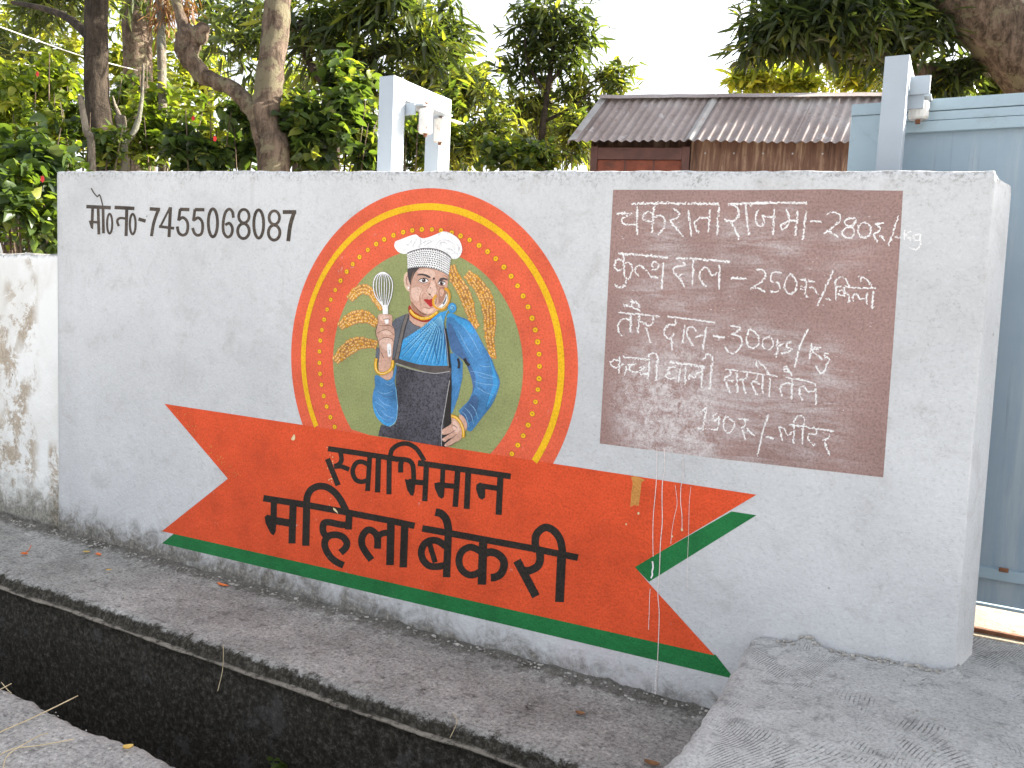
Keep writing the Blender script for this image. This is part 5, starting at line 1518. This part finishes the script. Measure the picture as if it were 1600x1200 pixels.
# shrubs: broad leaved hedge behind the wall, each bush its own thing
def shrub(label, px, py, depth, blobs, mat, leaf, seed, group='shrubs behind the wall', tint=.35, gap=.2, droop=.45, flowers=()):
    c = far(px, py, depth)
    e = empty('leafy_shrub', Vector((c.x, c.y, .25)), label, 'shrub', group)
    rng = random.Random(seed)
    mb = MB()
    for b in blobs:
        t = far(b[0], b[1], b[2])
        for _ in range(4):
            q = Vector((c.x + rng.uniform(-.25, .25), c.y + rng.uniform(-.1, .2), .2))
            tip = t + Vector((rng.uniform(-.2, .2), rng.uniform(-.15, .15), rng.uniform(-.1, .3)))
            mb.tube([q, q.lerp(tip, .5) + Vector((rng.uniform(-.1, .1), 0, .12)), tip], [.016, .011, .004], 6)
    mb.build('stems', B_GREY, e, smooth=True)
    per, size, wid, shape = leaf
    leaf_mesh('foliage', e, mat, blob_points([blob(*b) for b in blobs], seed, gap=gap + .10, gscale=2.8), per, size, wid, shape, seed + 90, droop, tintc=tint)
    for (x, y) in flowers:
        p = far(x, y, depth - .55); fm = MB()
        for k in range(5):
            a = 2 * math.pi * k / 5 + seed
            u = Vector((math.cos(a), -.35, math.sin(a))) * .021; s = Vector((-math.sin(a), 0, math.cos(a))) * .012
            fm.add([p, p + u * .6 + s, p + u * 1.15, p + u * .6 - s], [(0, 1, 2, 3)])
        fm.build('flower', M_FLOWER, e)
    return e
HIB = (9, .085, .60, 'broad'); BIG = (8, .105, .76, 'broad')
shrub('dark broad leaved bush filling the gap above the whitewashed wall', 40, 330, 5.6, [(30, 330, 5.6, 90, 75, 130), (70, 260, 5.9, 80, 60, 90), (-60, 300, 5.8, 80, 90, 70)], L_BROAD, BIG, 1, tint=.22, flowers=[(68, 280)])
shrub('bright sunlit bush with a red flower at the far left', 30, 160, 7.0, [(20, 165, 7.0, 80, 62, 120), (75, 130, 7.2, 60, 46, 70), (-50, 130, 7.2, 70, 60, 50), (40, 230, 6.8, 90, 40, 70)], L_LIGHT, HIB, 2, tint=.36, flowers=[(60, 116)])
shrub('leafy bush between the leaning stake and the bare stump', 120, 210, 7.0, [(110, 205, 7.0, 46, 58, 90), (175, 235, 6.6, 34, 34, 40), (95, 140, 7.8, 46, 36, 40), (195, 150, 8.2, 40, 44, 40)], L_BROAD, HIB, 3, tint=.42)
shrub('tangled light green bush right of the bare stump', 235, 210, 7.4, [(225, 205, 7.4, 48, 56, 90), (280, 195, 7.6, 45, 60, 90), (235, 140, 7.8, 40, 36, 50)], L_LIGHT, HIB, 4, tint=.18, flowers=[(303, 185)])
shrub('dark bush with a red flower under the knobbly limb', 345, 225, 6.9, [(330, 225, 6.9, 60, 44, 120), (375, 210, 7.1, 40, 50, 70), (300, 235, 6.8, 40, 34, 60)], L_BROAD, BIG, 5, tint=.25, flowers=[(337, 217)])
shrub('large leaved climber bush right of the forked tree', 500, 190, 6.8, [(490, 210, 6.8, 56, 60, 130), (545, 190, 6.8, 52, 78, 150), (530, 120, 7.0, 45, 38, 60), (580, 235, 6.9, 40, 36, 50)], L_BROAD, BIG, 6, tint=.38)
shrub('small leaved sunlit bush seen through the empty gate guide', 650, 215, 8.0, [(640, 215, 8.0, 50, 56, 90), (690, 195, 8.2, 50, 66, 90)], L_BROAD, (9, .10, .45, 'broad'), 7, tint=.5)
shrub('twiggy green bush right of the empty gate guide', 740, 200, 8.6, [(735, 160, 8.6, 55, 52, 110), (770, 215, 8.6, 60, 46, 110), (715, 225, 8.3, 45, 40, 60)], L_MANGO, (8, .15, .24, 'lance'), 8, tint=.55)
shrub('low bright green bush beneath the young mango tree', 810, 235, 7.8, [(800, 240, 7.8, 70, 30, 110), (855, 250, 7.8, 50, 22, 60)], L_BROAD, HIB, 9, tint=.45)
shrub('open twiggy bush rising left of the shed roof', 920, 150, 9.2, [(920, 140, 9.2, 60, 46, 90), (960, 120, 9.3, 36, 38, 44), (890, 205, 9.0, 46, 50, 90), (830, 175, 9.2, 50, 46, 70)], L_MANGO, (8, .15, .25, 'lance'), 10, tint=.55, gap=.28)
shrub('yellow green sunlit shrub showing above the shed roof', 1230, 125, 11.5, [(1175, 124, 11.5, 46, 26, 110), (1240, 126, 11.5, 60, 24, 130), (1320, 120, 11.6, 64, 30, 150), (1395, 122, 11.6, 40, 30, 70)], L_LIGHT, (9, .17, .34, 'lance'), 11, tint=.8, droop=.0, gap=.2)
shrub('small dark bush above the gate at the right edge', 1560, 140, 10.5, [(1540, 140, 10.5, 50, 30, 60), (1600, 130, 10.5, 50, 40, 60)], L_MANGO, (8, .16, .25, 'lance'), 12, tint=.3)

# trees farther back that close the view
FARG = 'far trees behind the yard'
FL = (9, .26, .34, 'lance')
for i, (lab, x, d, bl) in enumerate((
    ('hazy sunlit far tree at the left edge of the yard', 20, 16, [(0, 60, 16, 130, 110, 230), (-20, 190, 16, 120, 90, 110), (60, 0, 16.4, 120, 60, 90)]),
    ('yellow green far tree glowing between the two thick trunks', 190, 16.5, [(180, 90, 16.5, 110, 110, 170), (210, 210, 16.2, 110, 60, 110)]),
    ('far tree behind the slender straight stem', 320, 17, [(310, 110, 17, 95, 105, 150), (350, 210, 16.5, 90, 60, 90)]),
    ('far tree filling the space right of the forked trunk', 470, 16, [(470, 160, 16, 80, 90, 130), (540, 230, 16, 90, 50, 80)]),
    ('loose far tree behind the empty gate guide', 690, 15.5, [(660, 160, 15.5, 80, 70, 110), (740, 130, 15.5, 60, 70, 70), (700, 230, 15, 100, 40, 90)]),
    ('low far tree behind the young mango', 850, 15, [(830, 205, 15, 90, 50, 110), (930, 215, 15, 60, 45, 70)]))):
    tree('far_tree', lab, x, d, [(x, 250), (x + 6, 120)], (30, 26, 16), bl, B_DARK, L_FAR, FL, 60 + i, FARG, gap=.22, tint=.55, droop=.4)

# a small weed growing out of the drain wall
wc = np.array(on_y(432, 1192, 2.29))
e = empty('drain_weed', Vector(wc), 'small green weed sprouting from the drain wall at the bottom edge', 'weed')
leaf_mesh('leaf_tuft', e, L_LIGHT, np.array([wc + np.array(o) for o in ((0, 0, 0), (.02, -.01, .01), (-.02, -.01, .005))]), 4, .040, .65, 'broad', 5, .1, tintc=.2)
mb = MB(); mb.tube([Vector(wc) + Vector((0, .03, -.04)), Vector(wc)], .002, 5); mb.build('stem', B_PALE, e)
